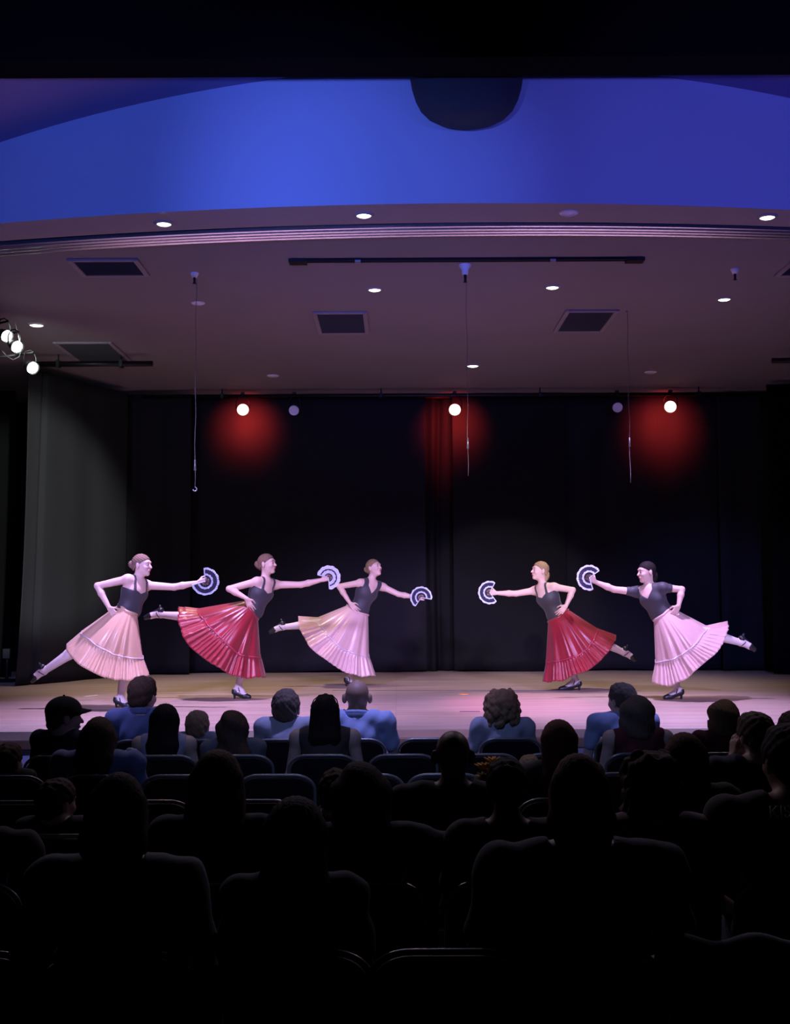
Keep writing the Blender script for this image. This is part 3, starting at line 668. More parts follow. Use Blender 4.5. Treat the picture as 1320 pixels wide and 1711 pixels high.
    for which, hl, bl, tt, an, so in (('s', heel_s, ball_s, st_t, st_a, np.array([0,0,-1.0])), ('t', heel_t, ball_t, tr_t, tr_a, sole)):
        S = SDF(); g = 0.007
        S.cone(hl, bl, 0.027+g, 0.026+g, 0.015); S.cone(bl, tt, 0.027+g, 0.019+g, 0.015); S.cone(hl, hl-so*0.02, 0.029+g, 0.027+g, 0.01)
        dd = (tt-hl); dd /= np.linalg.norm(dd); mid = (hl+bl)/2
        def cut(Pp, hl=hl.astype(np.float32), so=so.astype(np.float32), dd=dd.astype(np.float32), Lh=float(np.linalg.norm(tt-hl))):
            q = Pp-hl; a = q@dd/Lh; hgt = -(q@so)
            lim = np.where(a < 0.15, 0.03, np.where(a < 0.62, -0.004, 0.04))
            # opening over the instep
            return np.where(a > 0.62, -1.0, (hgt-lim)).astype(np.float32)
        S.cuts.append(cut)
        sh = mk(S, 'shoe', 0.004, M['shoe'])
        bm = bmesh.new()
        if which == 's': hb = hl+np.array([-0.004*sg, 0, 0]); he = hb.copy(); he[2] = SZ
        else: hb = hl+so*0.02; he = hb+so*0.043
        add_cyl(bm, Vector(hb), Vector(he), 0.020, 0.0095, 12); mkbm(bm, 'heel', M['shoe'], parent=sh)
        up = Vector(-so); sd = Vector(dd).cross(up).normalized(); c = Vector(an)*0.75+Vector(bl)*0.25+up*0.0
        bm = bmesh.new(); add_tube(bm, [c+sd*0.041*math.cos(a)+(up*0.9-Vector(dd)*0.3).normalized()*0.040*math.sin(a) for a in [2*math.pi*k/20 for k in range(20)]], 0.0045, 6, True); mkbm(bm, 'strap', M['shoe'], parent=sh)
    # leotard
    S = SDF(); torso(S, 0.007)
    S.cone(neck-ax*0.03, sh_f, 0.052, 0.047, 0.04); S.cone(neck-ax*0.03, sh_n, 0.052, 0.047, 0.04)
    if leo == 'sleeve':
        for a, e in ((sh_f, el_f), (sh_n, el_n)):
            q = a+(e-a)*0.33; S.ell(a, (0.055,)*3, None, 0.03); S.cone(a, q, 0.051, 0.048, 0.02)
    topv = float((neck-chest)@ax); F32 = F.astype(np.float32); ch32 = chest.astype(np.float32)
    hw = float(np.linalg.norm(sh_n-sh_f))/2
    def cut(Pp):
        q = (Pp-ch32)@F32; u = np.abs(q[..., 0]); wv = q[..., 1]; v = q[..., 2]
        fr = wv > 0
        if leo == 'sleeve':
            lim = np.where(u < 0.075, topv-0.10+0.9*u*np.where(fr, 1, 1), 0.5)
        elif leo == 'wide':
            lim = np.where(u < 0.062, topv-0.155+1.3*u, np.where(u < 0.125, 0.5, topv-0.12))
        else:
            lim = np.where(u < 0.058, topv-0.135+0.5*u, np.where(u < 0.084, 0.5, topv-0.115+0.0*u))
        return (v-lim).astype(np.float32)
    S.cuts.append(cut)
    mk(S, 'leotard', 0.0055, M['leotard'], 'black leotard with short lace sleeves' if leo == 'sleeve' else 'black leotard with shoulder straps')
    # hair
    S = SDF(); cutf = hair_cap(S, hc, HF, 0.98, 0.006); S.cuts.append(cutf)
    S.disp = lambda Pp: (0.0016*np.sin(Pp[..., 2]*260+Pp[..., 0]*170)).astype(np.float32)
    hr = mk(S, 'hair', 0.005, M[hair])
    S = SDF(); L = lambda x, y, z: hc+HF@np.array([x, y, z])*0.98
    if hair_style == 'bun':
        S.ell(L(0,-0.122,0.012), (0.038,0.032,0.038), HF, 0.02); S.ell(L(0,-0.10,-0.005), (0.040,0.03,0.042), HF, 0.02)
    else:
        S.ell(L(0,-0.088,-0.045), (0.055,0.038,0.06), HF, 0.02); S.ell(L(0,-0.075,-0.09), (0.045,0.03,0.045), HF, 0.02)
    S.disp = lambda Pp: (0.0022*np.sin(Pp[..., 2]*300+Pp[..., 0]*220)).astype(np.float32)
    mk(S, 'hair_bun', 0.0045, M[hair])
    for q in (-1, 1):
        bm = bmesh.new(); add_sph(bm, Vector(L(q*0.030, 0.085, 0.005)), 0.0062); mkbm(bm, 'eye', M['eye'])
        bm = bmesh.new(); add_tube(bm, [Vector(L(q*0.016,0.089,0.024)), Vector(L(q*0.030,0.088,0.029)), Vector(L(q*0.044,0.078,0.025))], 0.003, 6); mkbm(bm, 'eyebrow', M[hair])
    bm = bmesh.new(); add_tube(bm, [Vector(L(x, 0.0955-abs(x)*0.35, -0.056-abs(x)*0.0)) for x in (-0.020, -0.01, 0, 0.01, 0.020)], [0.002, 0.005, 0.006, 0.005, 0.002], 8); mkbm(bm, 'lips', M['lips'])
    # skirt
    SK = J['skirt']      # waist, seam, hem polylines in px, each ordered back edge to front edge
    def interp(pl, t):
        pl = np.array(pl, float); s = np.r_[0, np.cumsum(np.hypot(*np.diff(pl, axis=0).T))]; s /= s[-1]
        return np.interp(t, s, pl[:, 0]), np.interp(t, s, pl[:, 1])
    def smooth_interp(pl):
        tt = np.linspace(0, 1, 81); x, y = interp(pl, tt)
        for _ in range(14):
            x[1:-1] = (x[:-2]+2*x[1:-1]+x[2:])/4; y[1:-1] = (y[:-2]+2*y[1:-1]+y[2:])/4
        return lambda t: (np.interp(t, tt, x), np.interp(t, tt, y))
    wv_, sv_, hv_ = [smooth_interp(SK[k]) for k in ('waist', 'seam', 'hem')]
    rnd = random.Random(nm); ph = [rnd.uniform(0, 6.28) for _ in range(8)]
    NU, NV = 260, 44; vs = 0.66
    def base(a, v):
        # a in [0,1): 0..0.5 near half back->front, 0.5..1 far half front->back
        near = a <= 0.5; t = a*2 if near else 2-a*2
        prof = math.sin(math.pi*min(max(t, 0), 1))**0.6
        def pt(fn, dep, lift):
            x, y = fn(t); q = atY(x, y-(0 if near else lift), Y0+(-dep if near else dep)*prof-0.01); return np.array([q.x, q.y, q.z])
        w0 = pt(wv_, 0.115, 0); s0 = pt(sv_, 0.27, 5); h0 = pt(hv_, 0.36, 8)
        if v <= vs:
            r = v/vs; m = w0*(1-r)+s0*r; m[1] = Y0-0.01+(w0[1]-Y0)*(1-r)+(s0[1]-Y0)*r; bulge = math.sin(math.pi*r)*0.03*prof
            m[1] += (-bulge if near else bulge); return m
        r = (v-vs)/(1-vs); return s0*(1-r)+h0*r
    def sk(u, v):
        a = u % 1.0; p = base(a, v); th = 2*math.pi*a
        if v <= vs: r = v/vs; amp = 0.017*r**1.1; rip = math.sin(9*th+ph[0]+1.6*math.sin(3*th+ph[1])+0.8*math.sin(2*th+ph[5]))+0.35*math.sin(23*th+ph[2]+1.5*math.sin(4*th))*(0.5+0.5*math.sin(5*th+ph[6])); am2 = 0.0
        else: r = (v-vs)/(1-vs); amp = 0.016+0.010*r; rip = 0.8*math.sin(9*th+ph[0]+1.6*math.sin(3*th+ph[1])+0.8*math.sin(2*th+ph[5])); am2 = 0.010*min(1, r*3)*(math.sin(46*th+ph[3]+1.5*math.sin(5*th))+0.4*math.sin(83*th+ph[4]))
        d = amp*rip+am2
        if v > vs and v < vs+0.03: d += 0.006
        near = -1 if a <= 0.5 else 1; t = a*2 if a <= 0.5 else 2-a*2
        edge = math.sin(math.pi*t)**0.3 if 0 < t < 1 else 0
        fx = math.cos(math.pi*t)
        p = p+np.array([sg*(-fx)*d*0.35, near*d*edge, 0]); p[2] += 0.35*d*(1 if v > 0.9 else 0)
        p[2] = max(p[2], SZ+0.06)
        return p-O
    V = [sk(i/NU, j/NV) for j in range(NV+1) for i in range(NU)]
    Fq = [(j*NU+i, j*NU+(i+1) % NU, (j+1)*NU+(i+1) % NU, (j+1)*NU+i) for j in range(NV) for i in range(NU)]
    so = link('skirt', np_mesh('skirt', V, Fq), M[skirtcol], root); so['label'] = satin_lab
    md = so.modifiers.new('thick', 'SOLIDIFY'); md.thickness = 0.004; md.offset = 0
    bm = bmesh.new(); add_tube(bm, [Vector(sk(i/NU, vs+0.012))+Vector((0, -0.010 if i/NU <= 0.5 else 0.010, 0)) for i in range(0, NU, 1)], 0.0065, 6, True)
    o = link('ribbon_trim', bm_mesh('ribbon_trim', bm, True), M[trim], so)
    bm = bmesh.new(); add_tube(bm, [Vector(sk(i/NU, 0.01)) for i in range(0, NU, 2)], 0.014, 8, True)
    link('waistband', bm_mesh('waistband', bm, True), M[skirtcol], so)
    return wr_f+hd*0.075, Y0
def fan(c, r, a0, a1, label, tilt=0.0, e0=0.88, b0=0.44, b1=0.56):
    """open hand fan, c pivot in the hand; angles in degrees in the picture plane"""
    t = thing('hand_fan', label, 'hand fan', c)
    n = 56
    def ring(name, r0, r1, m, y, wav=0.0, scal=0.0):
        def f(u, v):
            a = R(a0+(a1-a0)*u); rr = (r0+(r1-r0)*v)*r
            if scal and v > 0.5: rr += scal*r*abs(math.sin(u*9*math.pi))
            pl = wav*(1 if int(u*n) % 2 else -1)
            return (rr*math.cos(a), y+pl+tilt*rr*math.cos(a), rr*math.sin(a))
        return grid_obj(name, f, n, 3, m, t, smooth=False, thick=0.0025)
    ring('leaf', 0.30, 0.90, M['fandark'], 0.0, 0.003)
    ring('lace_edge', e0, 1.0, M['fanwhite'], -0.005, 0.003, 0.05)
    ring('lace_band', b0, b1, M['fanwhite'], -0.005, 0.003, 0.04)
    for u in (0.0, 1.0):
        a = R(a0+(a1-a0)*u); bm = bmesh.new(); add_tube(bm, [Vector((0.0, -0.007, 0.0)), Vector((math.cos(a)*r*0.99, -0.007+tilt*r*math.cos(a), math.sin(a)*r*0.99))], [0.004, 0.007], 6); link('guard_stick', bm_mesh('guard_stick', bm), M['fanwhite'], t)
    for k in range(1, 10):
        a = R(a0+(a1-a0)*k/10); bm = bmesh.new(); add_tube(bm, [Vector((0, 0, 0)), Vector((math.cos(a)*r*0.45, tilt*r*0.45*math.cos(a), math.sin(a)*r*0.45))], [0.0025, 0.0035], 5); link('stick', bm_mesh('stick', bm), M['fanwood'], t)
    bm = bmesh.new(); add_cyl(bm, (0, -0.010, 0), (0, 0.010, 0), 0.006); link('rivet', bm_mesh('rivet', bm), M['greymetal'], t)
D1 = dict(head=(237.5,944.5), neck=(231,967), sh_hip=(213,968), el_hip=(163,979), wr_hip=(182,1015), ha_hip=(192,1028), sh_ext=(245,978), el_ext=(291,981), wr_ext=(331,973.5), ha_ext=(345,971),
  w_back=(204,1010), w_front=(228,1025), tr_exit=(115,1092), tr_ank=(73,1122), tr_toe=(54,1137), st_ank=(201,1166), st_toe=(215,1183),
  skirt=dict(waist=[(200,1009),(212,1020),(229,1026)], seam=[(137,1058),(165,1078),(190,1092),(215,1098),(239,1100)], hem=[(111,1083),(117,1097),(133,1112),(155,1124),(180,1134),(212,1138),(250,1129)]))
D2 = dict(head=(446.5,942.5), neck=(446,968), sh_hip=(429,972), el_hip=(383,984), wr_hip=(412,1000), ha_hip=(418,1013), sh_ext=(461,977), el_ext=(503,977), wr_ext=(538,969), ha_ext=(548,965),
  w_back=(414,1006), w_front=(431,1032), tr_exit=(298,1026), tr_ank=(268,1027), tr_toe=(243,1032), st_ank=(398,1148), st_toe=(416,1167),
  skirt=dict(waist=[(411,1003),(419,1018),(431,1034)], seam=[(331,1021),(352,1046),(376,1070),(400,1093),(436,1098)], hem=[(297,1019),(298,1045),(313,1078),(350,1108),(390,1130),(415,1134),(445,1131)]))
D3 = dict(head=(625,949), neck=(621,969), sh_hip=(602,974), el_hip=(567,980), wr_hip=(585,1008), ha_hip=(593,1017), sh_ext=(640,981), el_ext=(666,993), wr_ext=(694,998), ha_ext=(707,998.5),
  w_back=(586,1012), w_front=(614,1025), tr_exit=(500,1043), tr_ank=(473,1048), tr_toe=(452,1056), st_ank=(584,1131), st_toe=(592,1146),
  skirt=dict(waist=[(581,1011),(596,1022),(615,1027)], seam=[(530,1036),(550,1062),(572,1084),(597,1092),(617,1097)], hem=[(498,1036),(500,1050),(517,1082),(548,1106),(582,1126),(605,1131),(629,1129)]))
D4 = dict(head=(902,954), neck=(905,977), sh_hip=(926,981), el_hip=(957,986), wr_hip=(946,1012), ha_hip=(936,1023), sh_ext=(893,987), el_ext=(862,992), wr_ext=(829,991), ha_ext=(819,990),
  w_back=(943,1018), w_front=(918,1038), tr_exit=(1025,1079), tr_ank=(1043,1091), tr_toe=(1060,1102), st_ank=(962,1137), st_toe=(937,1153),
  skirt=dict(waist=[(948,1018),(934,1030),(916,1038)], seam=[(998,1054),(985,1078),(967,1094),(940,1102),(913,1106)], hem=[(1030,1068),(1022,1083),(1004,1104),(978,1124),(957,1128),(940,1138),(907,1140)]))
D5 = dict(head=(1080,956), neck=(1081,981), sh_hip=(1108,982), el_hip=(1139,985), wr_hip=(1134,1012), ha_hip=(1128,1022), sh_ext=(1062,989), el_ext=(1026,985), wr_ext=(994,972), ha_ext=(984,964),
  w_back=(1116,1013), w_front=(1093,1035), tr_exit=(1213,1063), tr_ank=(1238,1074), tr_toe=(1260,1085), st_ank=(1132,1151), st_toe=(1112,1168),
  skirt=dict(waist=[(1120,1014),(1108,1026),(1092,1036)], seam=[(1180,1050),(1165,1070),(1148,1086),(1125,1100),(1096,1106)], hem=[(1216,1044),(1215,1066),(1197,1092),(1174,1110),(1146,1136),(1118,1147),(1090,1142)]))
h1, _ = dancer('d1', 1183, 1, D1, 'cream', 'ribbon', 'h_dance', 'dancer in cream skirt and strappy black leotard leaning forward at far left, arm out', 'strap', 18, 0, 'bun', satin_lab='long cream satin skirt with tiered ruffle')
h2, _ = dancer('d2', 1168, 1, D2, 'red', 'redtrim', 'h_dance', 'dancer in crimson skirt, second from left, back leg lifted level behind her', 'strap', 22, 6, 'bun', satin_lab='long crimson satin skirt with tiered ruffle')
h3, _ = dancer('d3', 1147, 1, D3, 'pinkcream', 'ribbon', 'h_light', 'dancer in pale pink skirt at stage middle with wide shoulder straps, face tilted up', 'wide', 38, 14, 'bun', satin_lab='long pale pink satin skirt with tiered ruffle')
h4, _ = dancer('d4', 1154, -1, D4, 'red', 'redtrim', 'h_blonde', 'blonde dancer in crimson skirt facing left, fourth dancer from the left', 'strap', 18, 8, 'low', satin_lab='long crimson satin skirt with tiered ruffle')
h5, _ = dancer('d5', 1169, -1, D5, 'pinkcream', 'ribbon', 'h_black', 'dark haired dancer in pale skirt and short sleeved black top at far right', 'sleeve', 18, -3, 'low', satin_lab='long pale satin skirt with tiered ruffle and shiny folds')
fan(h1+np.array([0.01, -0.02, 0.0]), 0.135, 95, -165, 'open white edged navy fan in the hand of the leftmost dancer', 0.05)
fan(h2+np.array([0.01, -0.02, 0.0]), 0.128, 165, -85, 'open fan showing mostly white, held by the second dancer', -0.3, 0.74, 0.36, 0.60)
fan(h3+np.array([0.0, -0.02, 0.0]), 0.132, 235, -10, 'open navy and white fan opening upward, held by the middle dancer', 0.05)
fan(h4+np.array([-0.01, -0.02, 0.0]), 0.132, 62, 305, 'open navy and white fan held by the blonde dancer in crimson', 0.05)
fan(h5+np.array([-0.01, -0.02, 0.0]), 0.132, 35, 285, 'open navy and white fan held high by the far right dancer', 0.05)

# ------------------------------------------------------------------ chairs
def chair_proto():
    t = thing('chair', '', 'chair')
    bm = bmesh.new()    # padded back with round top corners, leaning back slightly; local y=0 at the back top, facing +Y
    def outline(w, z0, z1, r):
        pts = [(-w/2, z0), (w/2, z0)]
        for k in range(9): a = k*math.pi/16; pts.append((w/2-r+r*math.cos(a), z1-r*0.75+r*0.75*math.sin(a)))
        for k in range(9): a = math.pi/2+k*math.pi/16; pts.append((-w/2+r+r*math.cos(a), z1-r*0.75+r*0.75*math.sin(a)))
        return pts
    def slab(pts, y0, y1):
        A = [bm.verts.new((x, y0+(0.85-z)*0.18, z)) for x, z in pts]; Bv = [bm.verts.new((x, y1+(0.85-z)*0.18, z)) for x, z in pts]
        bm.faces.new(A); bm.faces.new(Bv[::-1]); n = len(pts)
        for i in range(n): bm.faces.new((A[i], A[(i+1) % n], Bv[(i+1) % n], Bv[i]))
    slab(outline(0.425, 0.50, 0.838, 0.11), -0.012, 0.018)
    bevel(link('backrest', bm_mesh('backrest', bm), M['vinyl'], t), 0.006)
    bm = bmesh.new(); pts = outline(0.45, 0.50, 0.85, 0.12)[1:]; pts = [(0.225, 0.44)]+pts+[(-0.225, 0.50), (-0.225, 0.44)]
    add_tube(bm, [(x, (0.85-z)*0.18, z) for x, z in pts], 0.0105, 8); link('back_frame', bm_mesh('back_frame', bm, True), M['tube'], t)
    bm = bmesh.new(); add_box(bm, (0, 0.285, 0.445), (0.43, 0.41, 0.045)); bevel(link('seat', bm_mesh('seat', bm), M['vinyl'], t), 0.018, 3)
    for sx in (-1, 1):
        bm = bmesh.new(); add_cyl(bm, (sx*0.215, 0.074, 0.45), (sx*0.225, -0.01, 0.0), 0.0115, seg=10); link('leg', bm_mesh('leg', bm, True), M['tube'], t)
        bm = bmesh.new(); add_cyl(bm, (sx*0.205, 0.46, 0.43), (sx*0.215, 0.50, 0.0), 0.0115, seg=10); link('leg', bm_mesh('leg', bm, True), M['tube'], t)
    return t
CH = chair_proto(); ch_used = [False]
def chair(px, Yc, label, rz=0.0):
    X = X_at(px, Yc)
    if not ch_used[0]: o = CH; ch_used[0] = True
    else:
        o = CH.copy(); COL.objects.link(o)
        for c in CH.children: d = c.copy(); COL.objects.link(d); d.parent = o
    o.location = (X, Yc, 0); o.rotation_euler = (0, 0, rz); o['label'] = label; o['category'] = 'chair'
    o['group'] = 'audience chairs'
    return o
ROW = dict(A=9.0, B=8.1, C=7.2, D=6.3, E=5.4, F=4.5, G=3.63)

# ------------------------------------------------------------------ seated audience
def person(px, ptop, row, hw, label, hair, style, shirt, skin='skin', sleeve='short', yaw=0, hyaw=0, sw=0.19, lean=0.0, legs='c_denim', pose=None, h=None, dx=0.0, ear=True, hair_len=0.28, chair_lab=None, chair_dx=0.0, slope=0.0, bulk=1.0):
    Yc = ROW[row]; Y = Yc+0.19
    top = atY(px, ptop, Y); ZT = top.z
    hs = min(1.25, max(0.80, 2*hw*Y/FPX/0.172))
    if style in ('long', 'bob', 'curly', 'wavy'): hs = min(hs, max(0.85, 2*hw*Y/FPX/0.205))
    if style in ('bald',): hs = min(1.25, max(0.8, 2*hw*Y/FPX/0.155))
    hair_add = 0.012 if style != 'bald' else 0.0
    t = (ZT-0.46)/(1.28-0.46); wsc = min(1.15, max(0.66, t))*bulk
    root = thing('person', label, 'person', (top.x, Y, 0), rz=0.0)
    ry = Matrix.Rotation(R(yaw), 3, 'Z')
    def Q(x, y, z, ws=True):      # body space -> local
        zz = 0.46+(z-0.46)*t if z > 0.46 else z
        v = ry @ Vector((x*wsc if ws else x, y*(wsc if ws else 1)+lean*max(0, z-0.5), 0)); return np.array([v.x, v.y, zz])
    hcz = ZT-(0.112+hair_add)*hs
    hc = Q(0, 0.035, 1.16); hc[2] = hcz
    hc[:2] += np.array([-lean*0, 0])
    sh0 = Q(0, 0, 0)   # keep
    hf = Matrix.Rotation(R(yaw+hyaw), 3, 'Z') @ Vector((0, 1, -0.02)); HF = frame(hf, (0, 0, 1))
    s = wsc; sj = sw/max(0.6, wsc)
    SL = Q(-sj, 0, 0.975); SR = Q(sj, 0, 0.975); shz = SL[2]
    neckb = Q(0, -0.005, 1.01)
    if pose == 'cheek':
        EL, WL = Q(-sj-0.06, 0.30, 0.72), hc+HF@np.array([-0.09, 0.07, -0.11])
    else: EL, WL = Q(-sj-0.055, 0.06, 0.70), Q(-0.11, 0.32, 0.585)
    ER, WR = Q(sj+0.055, 0.06, 0.70), Q(0.11, 0.32, 0.585)
    if pose == 'armright': ER = Q(sj+0.19, 0.10, 0.93); WR = Q(sj+0.25, 0.16, 0.68)
    if pose == 'hold':
        bq = atY(815, 1282, 5.95); ER = Q(sj+0.05, 0.13, 0.74); WR = np.array([bq.x-top.x-0.005, bq.y-Y-0.085, bq.z-0.235])
    KL, KR = Q(-0.12, 0.47, 0.50, False), Q(0.12, 0.47, 0.50, False)
    HL, HR = Q(-0.085, 0.03, 0.53), Q(0.085, 0.03, 0.53)
    fz = 0.0 if ZT > 1.08 else 0.12
    AL, AR = Q(-0.12, 0.47, 0.10+fz, False), Q(0.13, 0.47, 0.10+fz, False); TL, TR = AL+V2(ry@Vector((-0.02, 0.15, -0.055))), AR+V2(ry@Vector((0.02, 0.15, -0.055)))
    Ft = frame(ry @ Vector((0, 1, 0)), (0, 0, 1))
    def torso(S, g=0.0):
        S.ell(Q(0, -0.0, 0.57), np.array([0.165*s+g, 0.115*s+g, 0.11]), Ft, 0.05)
        S.cone(Q(0, 0, 0.60), Q(0, 0, 0.85), 0.112*s+g, 0.115*s+g, 0.06)
        S.ell(Q(0, -0.005, 0.86), np.array([0.150*s+g+(sw-0.19)*0.5, 0.105*s+g, 0.16*t]), Ft, 0.06)
        S.cone(SL*0.82+SR*0.18, SR*0.82+SL*0.18, 0.060*s+g, 0.060*s+g, 0.05)
        S.cone(neckb, SL, 0.048*s+g, 0.046*s+g, 0.04); S.cone(neckb, SR, 0.048*s+g, 0.046*s+g, 0.04)
    B = SDF(); torso(B)
    B.cone(neckb, hc+HF@np.array([0, -0.03, -0.06])*hs, 0.057*s, 0.051*hs, 0.035)
    for a, e, wv in ((SL, EL, WL), (SR, ER, WR)):
        B.ell(a, (0.056*s,)*3, None, 0.03); B.cone(a, e, 0.049*s, 0.039*s, 0.03); B.cone(e, wv, 0.039*s, 0.026*s, 0.015)
    for a, kx, an, tt in ((HL, KL, AL, TL), (HR, KR, AR, TR)):
        B.cone(a, kx, 0.083*s, 0.060*s, 0.03); B.cone(kx, an, 0.058*s, 0.036*s, 0.02); B.cone(an, tt, 0.036, 0.026, 0.02)
    head_prims(B, hc, HF, hs, ear)
    if style == 'bald':
        for q_ in (-1, 1): B.ell(hc+HF@np.array([q_*0.084, -0.016, -0.004])*hs, np.array([0.015, 0.016, 0.033])*hs, HF, 0.006)
    hsz = min(1.0, 0.95*max(0.75, s))
    if pose == 'cheek': hand_prims(B, WL, (0.15, 0.1, 1), V2(Vector(HF[:, 0])) if False else tuple(HF[:, 0]), (0, -1, 0), 0.5, hsz)
    else:
        dv = ry @ Vector((0.45, 0.75, -0.25)); hand_prims(B, WL, dv, (0, 0.1, -1), ry @ Vector((1, 0, 0)), 0.35, hsz)
    dv = ry @ Vector((-0.45, 0.75, -0.25)) if pose != 'armright' else Vector((0.1, 0.1, -1))
    if pose == 'hold': hand_prims(B, WR, (0.45, 0.75, 0.35), (-1, 0.4, 0), (0, 0, 1), 0.75, hsz)
    else: hand_prims(B, WR, dv, (0, 0.1, -1) if pose != 'armright' else (-1, 0, 0), ry @ Vector((-1, 0, 0)) if pose != 'armright' else (0, 1, 0), 0.35, hsz)
    vx = 0.0065
    mk = lambda S, n, h, m: link(n, S.mesh(n, h), m, root)
    mk(B, 'body', vx, M[skin])
    S = SDF(); g = 0.011; torso(S, g)
    for a, e, wv in ((SL, EL, WL), (SR, ER, WR)):
        if sleeve == 'none': continue
        S.ell(a, (0.056*s+g,)*3, None, 0.03)
        if sleeve == 'short': S.cone(a, a+(e-a)*0.62, 0.050*s+g, 0.048*s+g, 0.03)
        else: S.cone(a, e, 0.049*s+g, 0.041*s+g, 0.03); S.cone(e, e+(wv-e)*0.88, 0.041*s+g, 0.030*s+g, 0.015)
    nb = neckb.astype(np.float32); axr = V2(ry @ Vector((1, 0, 0))).astype(np.float32)
    def ncut(Pp):
        q = Pp-nb; r2 = np.sqrt(q[..., 0]**2+q[..., 1]**2); up = q[..., 2]
        c1 = np.where(up > 0.0, 0.068*s+0.012-r2+up*0.2, -1.0)
        c2 = (up-0.075*s)
        cc_ = np.maximum(np.minimum(c1, up+0.01), c2)
        if sleeve == 'none': cc_ = np.maximum(cc_, np.abs(q@axr)-(sj*wsc-0.012))
        return cc_.astype(np.float32)
    S.cuts.append(ncut)
    rn = random.Random(label); pw = [rn.uniform(0, 6) for _ in range(4)]
    S.disp = lambda Pp: (0.0022*np.sin(Pp[..., 2]*38+Pp[..., 0]*26+pw[0])+0.0028*np.sin(Pp[..., 0]*55-Pp[..., 2]*41+pw[1])).astype(np.float32)
    mk(S, 'shirt', 0.0075, M[shirt])
    if shirt in ('c_blue', 'c_midblue', 'c_greyblue') and sleeve != 'none' and style in ('short', 'bald'):
        S = SDF(); nbz = neckb+np.array([0, 0, 0.028]); pts = [nbz+V2(ry@Vector((0.070*s*math.cos(a), 0.066*s*math.sin(a), 0.012*(-math.sin(a))))) for a in [2*math.pi*k/14 for k in range(14)]]
        for i in range(14): S.cone(pts[i], pts[(i+1) % 14], 0.016, 0.016, 0.005); S.cone(pts[i]-np.array([0,0,0.02]), pts[(i+1) % 14]-np.array([0,0,0.02]), 0.018, 0.018, 0.005)
        mk(S, 'collar', 0.006, M[shirt])
    S = SDF()
    for a, kx, an in ((HL, KL, AL), (HR, KR, AR)):
        S.cone(a, kx, 0.083*s+g, 0.060*s+g, 0.03); S.cone(kx, an+np.array([0, 0, 0.03]), 0.058*s+g, 0.046*s+g, 0.02)
    S.ell(Q(0, 0, 0.54), np.array([0.165*s+g, 0.115*s+g, 0.09]), Ft, 0.05)
    mk(S, 'trousers', 0.009, M[legs])
    for an, tt in ((AL, TL), (AR, TR)):
        S = SDF(); S.cone(an+np.array([0, 0, -0.035]), tt, 0.045, 0.036, 0.02); S.cone(an+np.array([0, 0, -0.05])-(tt-an)*0.15, an, 0.042, 0.042, 0.02)
        zf = float(an[2]-0.085); S.cuts.append(lambda Pp, zf=zf: (zf-Pp[..., 2]).astype(np.float32)); mk(S, 'shoe', 0.008, M['shoe_a'])
    # hair
    L = lambda x, y, z: hc+HF@np.array([x, y, z])*hs
    if style != 'bald':
        S = SDF()
        gr = {'short': 0.012, 'long': 0.014, 'bob': 0.016, 'curly': 0.014, 'cap': 0.008, 'wavy': 0.014}[style]
        cf = hair_cap(S, hc, HF, hs, gr, -0.016)
        k = pw[2]
        if style == 'short':
            S.ell(L(0, 0.02, 0.075), np.array([0.06, 0.06, 0.045])*hs, HF, 0.02)
        if style in ('long', 'wavy'):
            ln = hair_len
            for x, r0, r1 in ((-0.055, 0.045, 0.040), (0, 0.060, 0.052), (0.055, 0.045, 0.040)):
                S.cone(L(x, -0.045, 0.02), L(x*1.15+slope*0.5, -0.085, -ln*0.5), r0*hs, r0*hs*0.98, 0.03); S.cone(L(x*1.15+slope*0.5, -0.085, -ln*0.5), L(x*1.05+slope, -0.105, -ln), r0*hs*0.98, r1*0.72*hs, 0.03)
            S.cone(L(-0.07, 0.01, 0.0), L(-0.075+slope*0.4, -0.03, -ln*0.55), 0.026*hs, 0.024*hs, 0.03); S.cone(L(0.07, 0.01, 0.0), L(0.075+slope*0.4, -0.03, -ln*0.55), 0.026*hs, 0.024*hs, 0.03)
        if style == 'bob':
            for a in range(-5, 6):
                an = R(a*24); x, y = math.sin(an)*0.070, -math.cos(an)*0.078-0.005
                S.cone(L(x*0.9, y*0.9, 0.03), L(x*1.12, y*1.1, -0.085), 0.034*hs, 0.024*hs, 0.03)
        if style == 'curly':
            rr = random.Random(3)
            for i in range(120):
                a = rr.uniform(-2.5, 2.5); z = rr.uniform(-0.10, 0.11); rad = 0.092*math.sqrt(max(0.1, 1-(max(0, z-0.01)/0.115)**2))+0.006
                S.ell(L(math.sin(a)*rad*0.95, -math.cos(a)*rad*1.08-0.005, z), np.array([0.019, 0.019, 0.021])*hs*rr.uniform(0.8, 1.3), None, 0.008)
        fs = 0.0013 if style != 'short' else 0.0015
        Hx = HF[:, 0].astype(np.float32); cc = hc.astype(np.float32)
        if style in ('long', 'bob', 'wavy'):
            wa = {'wavy': 0.006, 'bob': 0.0045}.get(style, 0.0)
            S.disp = lambda Pp: (fs*np.sin((Pp-cc)@Hx*310+3*np.sin(Pp[..., 2]*14+k))+0.003*np.sin(Pp[..., 2]*23+k)+wa*np.sin(Pp[..., 2]*45+(Pp-cc)@Hx*30)).astype(np.float32)
        else: S.disp = lambda Pp: (0.0035*np.sin(Pp[..., 0]*75+k+2*np.sin(Pp[..., 2]*30))*np.sin(Pp[..., 2]*60+k+Pp[..., 0]*40)+fs*np.sin(Pp[..., 0]*190+k)*np.sin(Pp[..., 2]*170+k)+fs*np.sin(Pp[..., 1]*150+Pp[..., 2]*80)).astype(np.float32)
        Fm = HF.astype(np.float32)
